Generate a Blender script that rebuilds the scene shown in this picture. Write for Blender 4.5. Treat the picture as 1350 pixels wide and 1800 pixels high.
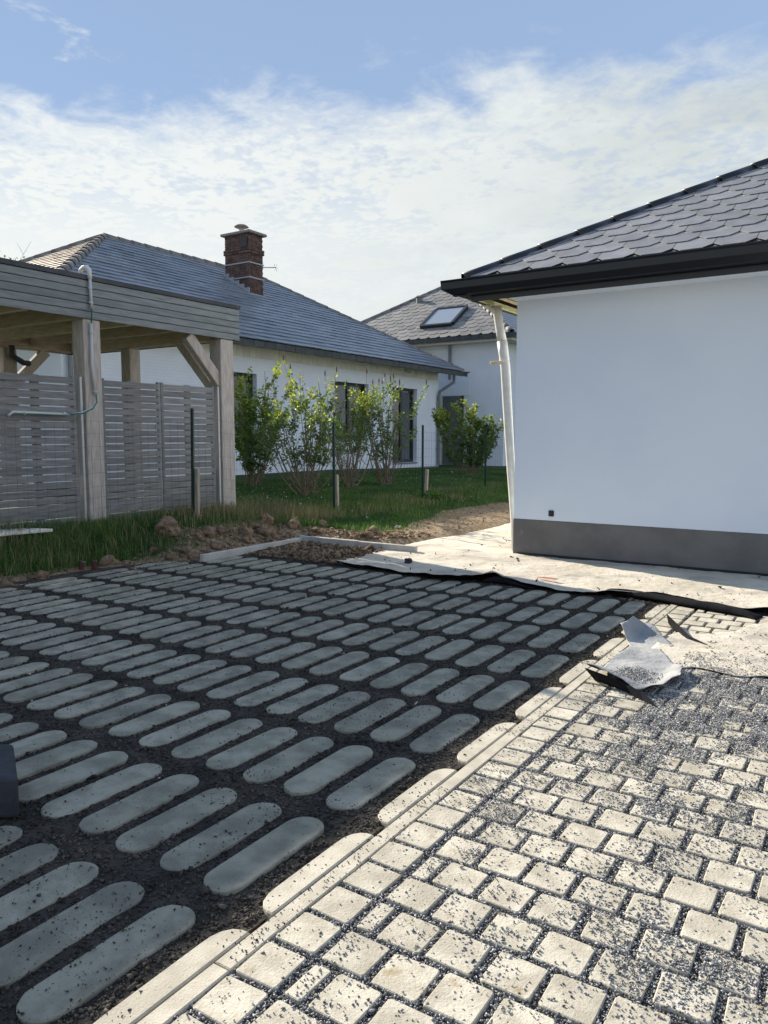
import bpy, math, random
import numpy as np
from mathutils import Vector, Matrix, noise

random.seed(7); rng = np.random.default_rng(7)
for o in list(bpy.data.objects): bpy.data.objects.remove(o)
S = bpy.context.scene
COL = S.collection
R = math.radians
PI = math.pi

# ------------------------------------------------------------------ camera, sky, sun, exposure
CAMH = 1.333
PITCH = 5.6265; YAW = 33.0
cam = bpy.data.objects.new('camera', bpy.data.cameras.new('camera'))
COL.objects.link(cam); S.camera = cam
cam.location = (0, 0, CAMH); cam.rotation_euler = (R(90 - PITCH), 0, R(YAW))
cam.data.sensor_fit = 'VERTICAL'; cam.data.sensor_height = 36.0; cam.data.lens = 27.0
cam.data.clip_start = 0.05; cam.data.clip_end = 1500

SUN_EL = R(25.8); SUN_AZ = math.atan2(1.0, 0.31)     # azimuth counted from +Y towards -X
sdir = Vector((-math.sin(SUN_AZ) * math.cos(SUN_EL), math.cos(SUN_AZ) * math.cos(SUN_EL), math.sin(SUN_EL)))
sun = bpy.data.objects.new('sun', bpy.data.lights.new('sun', 'SUN')); COL.objects.link(sun)
sun.data.energy = 4.5; sun.data.angle = R(0.55); sun.data.color = (1.0, 0.90, 0.74)
sun.rotation_euler = (-sdir).to_track_quat('-Z', 'Y').to_euler()

SKY_STRENGTH = 0.10
W = bpy.data.worlds.new('World'); S.world = W; W.use_nodes = True
nt = W.node_tree; nt.nodes.clear()
def N(t, typ, **kw):
    n = t.nodes.new(typ)
    for k, v in kw.items(): setattr(n, k, v)
    return n
def mathn(t, op, a, b=None, c=None, clamp=False):
    n = N(t, 'ShaderNodeMath', operation=op); n.use_clamp = clamp
    for i, v in enumerate((a, b, c)):
        if v is None: continue
        if isinstance(v, (int, float)): n.inputs[i].default_value = v
        else: t.links.new(v, n.inputs[i])
    return n.outputs[0]
def maprange(t, v, a, b, c=0.0, d=1.0, smooth=True):
    n = N(t, 'ShaderNodeMapRange'); n.interpolation_type = 'SMOOTHSTEP' if smooth else 'LINEAR'
    n.clamp = True
    t.links.new(v, n.inputs[0])
    for i, x in enumerate((a, b, c, d)): n.inputs[1 + i].default_value = x
    return n.outputs[0]
def mixc(t, f, a, b, mode='MIX'):
    n = N(t, 'ShaderNodeMix', data_type='RGBA', blend_type=mode)
    for s, v in ((n.inputs[0], f), (n.inputs[6], a), (n.inputs[7], b)):
        if isinstance(v, (int, float)): s.default_value = v
        elif isinstance(v, tuple): s.default_value = v if len(v) == 4 else (*v, 1)
        else: t.links.new(v, s)
    return n.outputs[2]
def noise_tex(t, vec, scale, detail=4, rough=0.55, dist=0.0):
    n = N(t, 'ShaderNodeTexNoise'); n.inputs['Scale'].default_value = scale
    n.inputs['Detail'].default_value = detail; n.inputs['Roughness'].default_value = rough
    n.inputs['Distortion'].default_value = dist
    if vec is not None: t.links.new(vec, n.inputs['Vector'])
    return n

sky = N(nt, 'ShaderNodeTexSky', sky_type='NISHITA'); sky.sun_disc = False
sky.sun_elevation = SUN_EL; sky.sun_rotation = SUN_AZ
sky.air_density = 1.0; sky.dust_density = 1.0; sky.ozone_density = 1.4
tc = N(nt, 'ShaderNodeTexCoord'); sp = N(nt, 'ShaderNodeSeparateXYZ'); nt.links.new(tc.outputs['Generated'], sp.inputs[0])
zc = mathn(nt, 'MAXIMUM', sp.outputs[2], 0.02)
zz = mathn(nt, 'ADD', zc, 0.10)
cx = N(nt, 'ShaderNodeCombineXYZ')
nt.links.new(mathn(nt, 'DIVIDE', sp.outputs[0], zz), cx.inputs[0]); nt.links.new(mathn(nt, 'DIVIDE', sp.outputs[1], zz), cx.inputs[1])
pl = cx.outputs[0]
big = noise_tex(nt, pl, 0.55, 5, 0.55, 0.3).outputs[0]
fine = noise_tex(nt, pl, 6.0, 7, 0.62, 0.25).outputs[0]
mott = noise_tex(nt, pl, 24.0, 5, 0.6, 0.2).outputs[0]
# altitude of the cloud sheet's edge: about 22 degrees up, ragged
alt = mathn(nt, 'ADD', sp.outputs[2], mathn(nt, 'MULTIPLY', mathn(nt, 'SUBTRACT', big, 0.5), 0.34))
alt = mathn(nt, 'ADD', alt, mathn(nt, 'MULTIPLY', mathn(nt, 'SUBTRACT', fine, 0.5), 0.16))
cover = maprange(nt, alt, 0.405, 0.335)
tex = mathn(nt, 'ADD', mathn(nt, 'MULTIPLY', fine, 0.5), mathn(nt, 'MULTIPLY', mott, 0.5))
texm = mathn(nt, 'MINIMUM', mathn(nt, 'ADD', maprange(nt, tex, 0.40, 0.56, 0.60, 1.0), maprange(nt, noise_tex(nt, pl, 1.5, 4, 0.55, 0.3).outputs[0], 0.44, 0.64, 0.0, 0.34)), 1.0)
lowfill = maprange(nt, sp.outputs[2], 0.40, 0.22, 0.0, 1.0)
texm = mathn(nt, 'MAXIMUM', texm, mathn(nt, 'MULTIPLY', lowfill, 0.93))
wisp = mathn(nt, 'MULTIPLY', maprange(nt, fine, 0.60, 0.78, 0.0, 0.7), maprange(nt, big, 0.50, 0.62))
mask = mathn(nt, 'MAXIMUM', mathn(nt, 'MULTIPLY', cover, texm), wisp)
# nearness to the sun lifts the cloud's brightness
vd = N(nt, 'ShaderNodeVectorMath', operation='DOT_PRODUCT'); nt.links.new(tc.outputs['Generated'], vd.inputs[0]); vd.inputs[1].default_value = tuple(sdir)
near = maprange(nt, vd.outputs['Value'], 0.35, 0.97, 0.0, 1.0)
shade = maprange(nt, noise_tex(nt, pl, 2.2, 5, 0.6, 0.2).outputs[0], 0.35, 0.68, 0.0, 1.0)
k = 1.0 / SKY_STRENGTH
ccol = mixc(nt, shade, (0.260*k, 0.290*k, 0.296*k), (0.350*k, 0.376*k, 0.376*k))
ccol = mixc(nt, near, ccol, (0.435*k, 0.452*k, 0.446*k))
skyc = mixc(nt, 0.68, sky.outputs[0], (0.185*k, 0.250*k, 0.370*k))
hz = maprange(nt, sp.outputs[2], 0.30, -0.02, 0.0, 0.7)
out = mixc(nt, mask, skyc, ccol)
bg = N(nt, 'ShaderNodeBackground'); bg.inputs[1].default_value = SKY_STRENGTH
nt.links.new(out, bg.inputs[0])
wo = N(nt, 'ShaderNodeOutputWorld'); nt.links.new(bg.outputs[0], wo.inputs[0])

S.view_settings.view_transform = 'Standard'; S.view_settings.look = 'None'
S.view_settings.exposure = 1.05; S.view_settings.gamma = 1.0; S.view_settings.use_curve_mapping = False
S.render.engine = 'CYCLES'

# ------------------------------------------------------------------ helpers
def tag(o, label=None, cat=None, group=None, kind=None):
    if label: o['label'] = label
    if cat: o['category'] = cat
    if group: o['group'] = group
    if kind: o['kind'] = kind
    return o
def empty(name, loc=(0, 0, 0), **kw):
    o = bpy.data.objects.new(name, None); COL.objects.link(o); o.location = loc; o.empty_display_size = .2
    return tag(o, **kw)
def link(name, me, parent=None, M=None, **kw):
    o = bpy.data.objects.new(name, me); COL.objects.link(o)
    if M is not None: o.matrix_local = M
    if parent is not None: o.parent = parent
    if parent is not None and M is not None: o.matrix_parent_inverse = Matrix()
    return tag(o, **kw)
def build(name, vs, fs, mat, parent=None, smooth=False, **kw):
    """vs in world space; if the parent is an Empty standing somewhere, shift into its space"""
    me = bpy.data.meshes.new(name)
    if parent is not None:
        off = Vector(parent.location)
        pp = parent.parent
        while pp is not None: off = off + Vector(pp.location); pp = pp.parent
        vs = [(v[0] - off[0], v[1] - off[1], v[2] - off[2]) for v in vs]
    me.from_pydata([tuple(v) for v in vs], [], fs); me.materials.append(mat)
    if smooth: me.polygons.foreach_set('use_smooth', [True] * len(me.polygons))
    me.update()
    return link(name, me, parent, **kw)
class MB:
    def __init__(s): s.v = []; s.f = []
    def add(s, vs, fs):
        n = len(s.v); s.v += [tuple(v) for v in vs]; s.f += [tuple(i + n for i in f) for f in fs]; return s
    def box(s, x0, x1, y0, y1, z0, z1):
        v = [(x0, y0, z0), (x1, y0, z0), (x1, y1, z0), (x0, y1, z0), (x0, y0, z1), (x1, y0, z1), (x1, y1, z1), (x0, y1, z1)]
        return s.add(v, [(0, 3, 2, 1), (4, 5, 6, 7), (0, 1, 5, 4), (1, 2, 6, 5), (2, 3, 7, 6), (3, 0, 4, 7)])
    def bar(s, a, b, w, h, up=(0, 0, 1)):
        a = Vector(a); b = Vector(b); d = (b - a).normalized(); u = Vector(up)
        if abs(d.dot(u)) > .95: u = Vector((0, 1, 0))
        x = d.cross(u).normalized(); y = x.cross(d).normalized()
        c = [x * (-w / 2) + y * (-h / 2), x * (w / 2) + y * (-h / 2), x * (w / 2) + y * (h / 2), x * (-w / 2) + y * (h / 2)]
        v = [a + q for q in c] + [b + q for q in c]
        return s.add(v, [(0, 1, 2, 3), (7, 6, 5, 4), (0, 4, 5, 1), (1, 5, 6, 2), (2, 6, 7, 3), (3, 7, 4, 0)])
    def tube(s, pts, r, n=8, cap=True):
        pts = [Vector(p) for p in pts]; rs = r if isinstance(r, (list, tuple)) else [r] * len(pts)
        base = len(s.v); prev = None
        for i, p in enumerate(pts):
            d = (pts[min(i + 1, len(pts) - 1)] - pts[max(i - 1, 0)]).normalized()
            ref = prev if prev is not None else (Vector((0, 0, 1)) if abs(d.z) < .9 else Vector((1, 0, 0)))
            x = (ref - d * ref.dot(d)).normalized(); y = d.cross(x); prev = x
            for j in range(n):
                t = 2 * PI * j / n; s.v.append(tuple(p + (x * math.cos(t) + y * math.sin(t)) * rs[i]))
        for i in range(len(pts) - 1):
            for j in range(n):
                a = base + i * n + j; b = base + i * n + (j + 1) % n
                s.f.append((a, b, b + n, a + n))
        if cap:
            s.f.append(tuple(base + j for j in range(n))[::-1]); s.f.append(tuple(base + (len(pts) - 1) * n + j for j in range(n)))
        return s
    def poly(s, pts, d):   # extrude polygon pts by vector d
        n = len(pts); d = Vector(d); v = [Vector(p) for p in pts]; v2 = [p + d for p in v]
        return s.add(v + v2, [tuple(range(n))[::-1], tuple(range(n, 2 * n))] + [(i, (i + 1) % n, (i + 1) % n + n, i + n) for i in range(n)])
    def out(s, name, mat, parent=None, smooth=False, **kw): return build(name, s.v, s.f, mat, parent, smooth, **kw)
def bevel(o, w=.004, seg=1):
    m = o.modifiers.new('edge', 'BEVEL'); m.width = w; m.segments = seg; m.limit_method = 'ANGLE'; return o
def big_mesh(name, V, F, mat, parent=None, smooth=False, **kw):
    """numpy triangles / quads: V (n,3), F (m,k)"""
    me = bpy.data.meshes.new(name); V = np.asarray(V, dtype=np.float32); F = np.asarray(F, dtype=np.int32); k = F.shape[1]
    me.vertices.add(len(V)); me.vertices.foreach_set('co', V.ravel())
    me.loops.add(F.size); me.loops.foreach_set('vertex_index', F.ravel())
    me.polygons.add(len(F)); me.polygons.foreach_set('loop_start', np.arange(0, F.size, k, dtype=np.int32))
    me.polygons.foreach_set('loop_total', np.full(len(F), k, dtype=np.int32))
    if smooth: me.polygons.foreach_set('use_smooth', np.ones(len(F), dtype=bool))
    me.update(calc_edges=True); me.validate(); me.materials.append(mat)
    return link(name, me, parent, **kw)
def ss(a, b, x):
    t = np.clip((np.asarray(x, dtype=float) - a) / (b - a), 0, 1); return t * t * (3 - 2 * t)
def vnoise(x, y, seed=0, octs=4, f=1.0):
    """value noise in numpy, 0..1"""
    x = np.asarray(x, float) * f; y = np.asarray(y, float) * f; tot = 0; amp = 1.0; nrm = 0
    def h(i, j, s):
        n = (i.astype(np.int64) * 374761393 + j.astype(np.int64) * 668265263 + s * 974634777) & 0x7fffffff
        n = (n ^ (n >> 13)) * 1274126177 & 0x7fffffff
        return ((n ^ (n >> 16)) & 0xffff) / 65535.0
    for o in range(octs):
        i = np.floor(x); j = np.floor(y); fx = x - i; fy = y - j; fx = fx * fx * (3 - 2 * fx); fy = fy * fy * (3 - 2 * fy)
        v = (h(i, j, seed + o) * (1 - fx) + h(i + 1, j, seed + o) * fx) * (1 - fy) + (h(i, j + 1, seed + o) * (1 - fx) + h(i + 1, j + 1, seed + o) * fx) * fy
        tot = tot + v * amp; nrm += amp; amp *= .5; x = x * 2.03 + 17; y = y * 2.03 + 5
    return tot / nrm

# ------------------------------------------------------------------ materials
def mat(name, c1, c2=None, scale=6.0, rough=0.7, bump=0.0, bscale=60.0, detail=5, per=0.0, perm='obj', metal=0.0,
        spec=0.4, stretch=None, lo=0.35, hi=0.65, c3=None, s3=40.0, t3=(0.62, 0.72), bdist=0.01, trans=0.0, coat=0.0):
    m = bpy.data.materials.new(name); m.use_nodes = True; t = m.node_tree; t.nodes.clear()
    b = N(t, 'ShaderNodeBsdfPrincipled'); o = N(t, 'ShaderNodeOutputMaterial')
    g = N(t, 'ShaderNodeNewGeometry'); vec = g.outputs['Position']
    if stretch:
        mp = N(t, 'ShaderNodeMapping'); mp.inputs['Scale'].default_value = stretch; t.links.new(vec, mp.inputs[0]); vec = mp.outputs[0]
    col = (*c1, 1)
    if c2:
        nz = noise_tex(t, vec, scale, detail); f = maprange(t, nz.outputs[0], lo, hi)
        col = mixc(t, f, c1, c2)
    if c3:
        n3 = noise_tex(t, vec, s3, 3); f3 = maprange(t, n3.outputs[0], t3[0], t3[1])
        col = mixc(t, f3, col if not isinstance(col, tuple) else c1, c3)
    if per:
        if perm == 'obj': rnd = N(t, 'ShaderNodeObjectInfo').outputs['Random']
        else: rnd = g.outputs['Random Per Island']
        v = maprange(t, rnd, 0, 1, 1 - per, 1 + per, smooth=False)
        vm = N(t, 'ShaderNodeVectorMath', operation='SCALE')
        if isinstance(col, tuple): vm.inputs[0].default_value = col[:3]
        else: t.links.new(col, vm.inputs[0])
        t.links.new(v, vm.inputs['Scale']); col = vm.outputs[0]
    if isinstance(col, tuple): b.inputs['Base Color'].default_value = col
    else: t.links.new(col, b.inputs['Base Color'])
    b.inputs['Roughness'].default_value = rough; b.inputs['Metallic'].default_value = metal
    b.inputs['Specular IOR Level'].default_value = spec
    if coat: b.inputs['Coat Weight'].default_value = coat
    if bump:
        nb = noise_tex(t, vec, bscale, 6, 0.6); bp = N(t, 'ShaderNodeBump'); bp.inputs['Strength'].default_value = bump
        bp.inputs['Distance'].default_value = bdist; t.links.new(nb.outputs[0], bp.inputs['Height']); t.links.new(bp.outputs[0], b.inputs['Normal'])
    if trans:
        tr = N(t, 'ShaderNodeBsdfTranslucent')
        if isinstance(col, tuple): tr.inputs[0].default_value = col
        else: t.links.new(mixc(t, 1.0, col, (1.0, 1.0, 0.45), 'MULTIPLY'), tr.inputs[0])
        mx = N(t, 'ShaderNodeMixShader'); mx.inputs[0].default_value = trans
        t.links.new(b.outputs[0], mx.inputs[1]); t.links.new(tr.outputs[0], mx.inputs[2]); t.links.new(mx.outputs[0], o.inputs[0])
    else: t.links.new(b.outputs[0], o.inputs[0])
    return m

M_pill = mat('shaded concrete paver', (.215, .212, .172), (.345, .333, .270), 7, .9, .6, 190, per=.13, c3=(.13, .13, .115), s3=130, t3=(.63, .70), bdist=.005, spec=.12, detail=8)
M_pave = mat('cream paving stone', (.42, .385, .31), (.575, .535, .44), 11, .85, .6, 120, per=.12, c3=(.34, .27, .17), s3=13, t3=(.60, .78), bdist=.005, spec=.2, detail=9)
M_half = mat('cream edge paver', (.42, .385, .31), (.54, .50, .41), 9, .85, .5, 140, per=.07, c3=(.28, .24, .18), s3=70, t3=(.66, .74), bdist=.004)
M_soil = mat('dark damp soil', (.040, .037, .034), (.085, .076, .065), 7, .95, .9, 90, c3=(.012, .011, .010), s3=26, bdist=.02, spec=.2)
M_crumb = mat('soil crumbs', (.040, .036, .032), (.095, .083, .070), 3, .95, .4, 200, per=.55, perm='isl', spec=.2)
M_chip = mat('dark basalt chippings', (.06, .063, .072), (.36, .365, .375), 90, .55, .3, 300, per=.75, perm='isl', spec=.5)
M_bed = mat('chipping bed', (.05, .05, .052), (.20, .195, .19), 160, .9, 1.0, 260, bdist=.01)
M_earth = mat('dry brown earth', (.22, .155, .095), (.34, .26, .17), 2.5, .95, .8, 25, c3=(.13, .09, .055), s3=8, t3=(.55, .7), bdist=.03)
M_clod = mat('earth clod', (.15, .105, .070), (.27, .195, .130), 9, .95, 1.0, 30, bdist=.02, spec=.15)
M_grassg = mat('grass ground', (.030, .050, .016), (.060, .075, .028), 3, .95, .6, 30, c3=(.15, .115, .065), s3=3.0, t3=(.60, .72), bdist=.03)
M_grass = mat('grass blades', (.055, .13, .040), (.12, .20, .055), .9, .6, per=.45, perm='isl', trans=.35, spec=.3)
M_dry = mat('dry grass blades', (.34, .28, .17), (.24, .21, .12), .9, .75, per=.4, perm='isl', trans=.3, spec=.2)
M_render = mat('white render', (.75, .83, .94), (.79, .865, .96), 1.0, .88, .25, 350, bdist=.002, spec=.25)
M_plinth = mat('grey plinth paint', (.135, .132, .132), (.18, .175, .17), 2.5, .75, .4, 200, bdist=.003, c3=(.21, .20, .185), s3=9, t3=(.58, .8), detail=8)
M_geo = mat('pale geotextile', (.60, .555, .47), (.72, .68, .60), 1.8, .9, .7, 14, c3=(.34, .33, .32), s3=3.2, t3=(.60, .74), bdist=.02)
M_geod = mat('membrane underside with shade', (.008, .008, .010), (.018, .017, .019), 8, .95, .5, 30, spec=.08)  # near black: shade under the lifted edges is put into the underside's colour
M_geo2 = mat('torn geotextile', (.42, .44, .46), (.60, .59, .56), 5, .9, .8, 22, bdist=.01)
M_black = mat('black aluminium', (.010, .012, .018), None, rough=.32, spec=.5)
M_slate = mat('dark fibre slate', (.215, .218, .23), (.275, .277, .288), 5, .55, .25, 90, per=.13, spec=.4, c3=(.33, .33, .32), s3=6, t3=(.64, .8))
M_slate2 = mat('weathered grey slate', (.20, .195, .19), (.265, .255, .24), 2.0, .6, .3, 60, per=.16, spec=.4, c3=(.13, .14, .155), s3=1.4, t3=(.58, .70))
M_tile1 = mat('blue grey concrete tile', (.165, .195, .235), (.225, .255, .295), 1.2, .38, .3, 50, per=.18, spec=.6, c3=(.34, .35, .35), s3=2.6, t3=(.60, .76), stretch=(1, .35, 1))
M_tile1b = mat('sunlit warm tile', (.36, .275, .22), (.46, .37, .30), 2.0, .6, .3, 50, per=.14, spec=.4)  # lit copy of the blue grey roof tile, warm sunlight painted in
M_ridge = mat('mortared ridge tile', (.16, .155, .150), (.26, .245, .225), 7, .75, .5, 40, per=.12)
M_hook = mat('bright fixing hook', (.42, .42, .40), None, rough=.6)
M_deck = mat('roof underlay', (.030, .030, .032), None, rough=.9)
M_wood = mat('weathered oak', (.37, .33, .30), (.50, .46, .425), 7, .8, .45, 45, stretch=(6, 6, .8), per=.10, c3=(.10, .07, .05), s3=3.2, t3=(.72, .80), bdist=.008)
M_woodh = mat('carport timber', (.44, .37, .30), (.56, .48, .40), 6, .8, .35, 40, stretch=(.9, 6, 6), per=.14, bdist=.008, c3=(.13, .085, .055), s3=2.6, t3=(.70, .8))
M_woody = mat('carport beam timber', (.38, .32, .26), (.50, .43, .36), 6, .8, .35, 40, stretch=(6, .9, 6), per=.12, bdist=.008)
M_slat = mat('grey stained slat', (.165, .168, .172), (.235, .232, .232), 6, .8, .45, 60, stretch=(5, .7, 6), per=.15, bdist=.006, c3=(.10, .095, .095), s3=4.0, t3=(.66, .78))
M_fascia = mat('grey stained fascia board', (.165, .19, .20), (.225, .245, .25), 6, .75, .35, 60, stretch=(5, .6, 6), per=.10, bdist=.005, c3=(.085, .085, .085), s3=5.0, t3=(.68, .8))
M_cap = mat('dark roofing trim', (.040, .046, .055), (.060, .066, .075), 5, .6)
M_alu = mat('dull aluminium', (.40, .41, .42), None, rough=.5, metal=.35)
M_conduit = mat('grey plastic conduit', (.50, .52, .53), None, rough=.45)
M_white = mat('white plastic pipe', (.74, .73, .70), (.66, .65, .61), 12, .45, .2, 40)
M_cable = mat('green cable', (.03, .16, .13), None, rough=.5)
M_green = mat('green coated post', (.012, .040, .032), None, rough=.45)
M_wire = mat('green coated wire', (.04, .065, .055), None, rough=.5, metal=.3)
M_stake = mat('grey wooden stake', (.30, .26, .20), (.42, .37, .30), 8, .85, .5, 40, stretch=(6, 6, .8))
M_conc = mat('pale kerb concrete', (.40, .385, .36), (.50, .485, .455), 6, .9, .5, 90, bdist=.004)
M_dark = mat('dark anthracite frame', (.028, .034, .040), None, rough=.4)
M_reveal = mat('grey reveal', (.42, .43, .44), None, rough=.8)
M_zinc = mat('grey zinc', (.165, .18, .20), (.22, .235, .255), 5, .5, .1, 60, metal=.35)
M_gut = mat('slate fascia tile', (.055, .064, .068), (.080, .088, .092), 5, .6, .2, 60, per=.12)
M_cream = mat('cream painted brick', (.74, .72, .63), (.80, .78, .69), 3, .85, .3, 80, per=.06)
M_redbrick = mat('red chimney brick', (.095, .056, .048), (.150, .088, .074), 6, .9, .4, 80, per=.35, perm='isl')
M_mortar = mat('mortar', (.25, .22, .20), (.32, .29, .26), 9, .95, .4, 80)
M_lead = mat('lead flashing', (.30, .33, .36), (.36, .39, .42), 6, .55, .2, 40)
M_bark = mat('shrub bark', (.16, .12, .085), (.24, .19, .14), 20, .9, .4, 60)
M_leaf = mat('lilac leaves', (.075, .16, .04), (.16, .25, .055), 2.2, .5, per=.40, perm='isl', trans=.45, spec=.4)
M_leafy = mat('sunlit young lilac leaves', (.32, .40, .06), (.44, .47, .09), 3, .5, per=.30, perm='isl', trans=.5, spec=.4)  # yellow tone paints sunlit tops onto the young leaves
M_bud = mat('lilac flower bud', (.12, .035, .05), (.20, .08, .09), 30, .7, .4, 90)
M_red = mat('red plastic', (.09, .022, .020), None, rough=.5)
M_sunpatch = mat('pale sunlit patch', (.80, .76, .66), (.86, .82, .73), 8, .8, .2, 60)  # bright colour stands in for sunlight on the ground
M_block = mat('dark rubber block', (.030, .034, .042), (.045, .05, .06), 12, .85, .4, 60)
M_osb = mat('raw soffit board', (.48, .30, .16), (.60, .42, .25), 25, .85, .3, 60)
M_batten = mat('green treated batten', (.42, .46, .24), (.52, .55, .34), 9, .8, .3, 50)
M_daisy = mat('daisy petals', (.75, .75, .70), None, rough=.8)
M_haze = None
def glass_mat(name, tint, rough=.05):
    m = bpy.data.materials.new(name); m.use_nodes = True; b = m.node_tree.nodes['Principled BSDF']
    b.inputs['Base Color'].default_value = (*tint, 1); b.inputs['Roughness'].default_value = rough
    b.inputs['Specular IOR Level'].default_value = .9; b.inputs['Coat Weight'].default_value = .5; return m
M_glass = glass_mat('dark window glass', (.030, .036, .042))
M_sky = glass_mat('skylight glass', (.30, .34, .38), .08)
# painted brick wall: faint courses in relief
def brick_wall_mat(name, c1, c2, axis):
    m = bpy.data.materials.new(name); m.use_nodes = True; t = m.node_tree; b = t.nodes['Principled BSDF']
    g = N(t, 'ShaderNodeNewGeometry'); s = N(t, 'ShaderNodeSeparateXYZ'); t.links.new(g.outputs['Position'], s.inputs[0])
    c = N(t, 'ShaderNodeCombineXYZ'); t.links.new(s.outputs[1 if axis == 'x' else 0], c.inputs[0]); t.links.new(s.outputs[2], c.inputs[1])
    br = N(t, 'ShaderNodeTexBrick'); t.links.new(c.outputs[0], br.inputs[0]); br.inputs['Scale'].default_value = 1
    br.inputs['Brick Width'].default_value = .21; br.inputs['Row Height'].default_value = .075; br.inputs['Mortar Size'].default_value = .006
    br.inputs['Mortar Smooth'].default_value = .4
    br.inputs['Color1'].default_value = (1, 1, 1, 1); br.inputs['Color2'].default_value = (.9, .9, .9, 1); br.inputs['Mortar'].default_value = (0, 0, 0, 1)
    nz = noise_tex(t, g.outputs['Position'], 1.6, 5); f = maprange(t, nz.outputs[0], .35, .7)
    col = mixc(t, f, c1, c2); col = mixc(t, mathn(t, 'MULTIPLY', br.outputs['Fac'], .12), col, tuple(x * .6 for x in c1))
    t.links.new(col, b.inputs['Base Color']); b.inputs['Roughness'].default_value = .85
    bp = N(t, 'ShaderNodeBump'); bp.inputs['Strength'].default_value = .6; bp.inputs['Distance'].default_value = .006
    t.links.new(mathn(t, 'MULTIPLY', br.outputs['Fac'], -1.0), bp.inputs['Height']); t.links.new(bp.outputs[0], b.inputs['Normal'])
    return m
M_bwall = brick_wall_mat('white painted brick facing east', (.83, .88, .95), (.79, .835, .90), 'x')
M_bwall2 = brick_wall_mat('white painted brick facing south', (.82, .87, .95), (.78, .83, .90), 'y')

# ------------------------------------------------------------------ terrain
def edge_x(Y):
    Y = np.asarray(Y, float)
    return -6.66 + .58 * ss(4.9, 6.0, Y) + .05 * ss(7.4, 8.0, Y) + 1.15 * ss(7.5, 8.6, Y)
def terrain(X, Y):
    X = np.asarray(X, float); Y = np.asarray(Y, float); d = edge_x(Y) - X
    a = .29 * ss(0, .95, d); b = .05 * ss(-.2, .1, d) + .20 * ss(.1, 4.0, d); m = ss(7.0, 8.6, Y)
    h = a * (1 - m) + b * m
    h = h + .03 * ss(-8.5, -11.5, X) - .15 * ss(19, 27, Y)
    h = h * (1 - ss(20, 60, np.abs(X) - 15) * .0)
    return np.where(d > 0, h + .02 * (vnoise(X, Y, 3, 3, 2.2) - .5) * ss(0, .3, d), h) - .03 * (1 - ss(-.15, .02, d))

xs = np.concatenate([np.linspace(-160, -30, 14), np.linspace(-28, -12.5, 16), np.arange(-12.3, -4.0, .1), np.linspace(-3.8, 12, 18), np.linspace(16, 160, 12)])
ys = np.concatenate([np.linspace(-30, 1.5, 8), np.arange(2, 16, .1), np.linspace(16.4, 34, 30), np.linspace(38, 260, 16)])
XX, YY = np.meshgrid(xs, ys); ZZ = terrain(XX, YY)
nx, ny = len(xs), len(ys)
idx = np.arange(nx * ny).reshape(ny, nx)
F = np.stack([idx[:-1, :-1], idx[:-1, 1:], idx[1:, 1:], idx[1:, :-1]], -1).reshape(-1, 4)
# ground material: earth near the paving and the path, grass elsewhere
mg = bpy.data.materials.new('ground'); mg.use_nodes = True; t = mg.node_tree; b = t.nodes['Principled BSDF']; b.inputs['Roughness'].default_value = .95
b.inputs['Specular IOR Level'].default_value = .15
g = N(t, 'ShaderNodeNewGeometry'); at = N(t, 'ShaderNodeAttribute'); at.attribute_name = 'bare'
n1 = noise_tex(t, g.outputs['Position'], 2.2, 6, .62); n2 = noise_tex(t, g.outputs['Position'], 14, 5, .6)
earth = mixc(t, maprange(t, n2.outputs[0], .35, .66), (.19, .135, .085), (.34, .265, .175))
earth = mixc(t, maprange(t, n1.outputs[0], .5, .7), earth, (.24, .16, .09))
grs = mixc(t, maprange(t, n2.outputs[0], .4, .7), (.028, .052, .014), (.062, .085, .028))
f = mathn(t, 'ADD', at.outputs['Fac'], mathn(t, 'MULTIPLY', mathn(t, 'SUBTRACT', n1.outputs[0], .5), .9)); f = maprange(t, f, .40, .58)
t.links.new(mixc(t, f, grs, earth), b.inputs['Base Color'])
bp = N(t, 'ShaderNodeBump'); bp.inputs['Strength'].default_value = .9; bp.inputs['Distance'].default_value = .04
t.links.new(n2.outputs[0], bp.inputs['Height']); t.links.new(bp.outputs[0], b.inputs['Normal'])
ground = big_mesh('ground', np.stack([XX, YY, ZZ], -1).reshape(-1, 3), F, mg, smooth=True, kind='structure')
def bareness(X, Y):
    X = np.asarray(X, float); Y = np.asarray(Y, float); d = edge_x(Y) - X; m = ss(7.3, 8.4, Y)
    near = (1 - ss(.02, .30 + .45 * ss(5.0, 6.0, Y), d + .25 * (vnoise(X, Y, 11, 3, 1.7) - .5)))
    clod = (1 - ss(.5, 1.05, d)) * ss(5.4, 6.3, Y) * (1 - ss(8.0, 9.0, Y))
    wpath = .30 + .55 * ss(8.5, 12, Y)
    path = (1 - ss(wpath, wpath + .75, d + .7 * (vnoise(X, Y, 13, 3, .9) - .5))) * (1 - ss(17, 20, Y))
    return np.clip(np.maximum(near * (1 - m) + path * m, clod), 0, 1)
a = ground.data.attributes.new('bare', 'FLOAT', 'POINT'); a.data.foreach_set('value', bareness(XX, YY).ravel().astype(np.float32))

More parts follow.
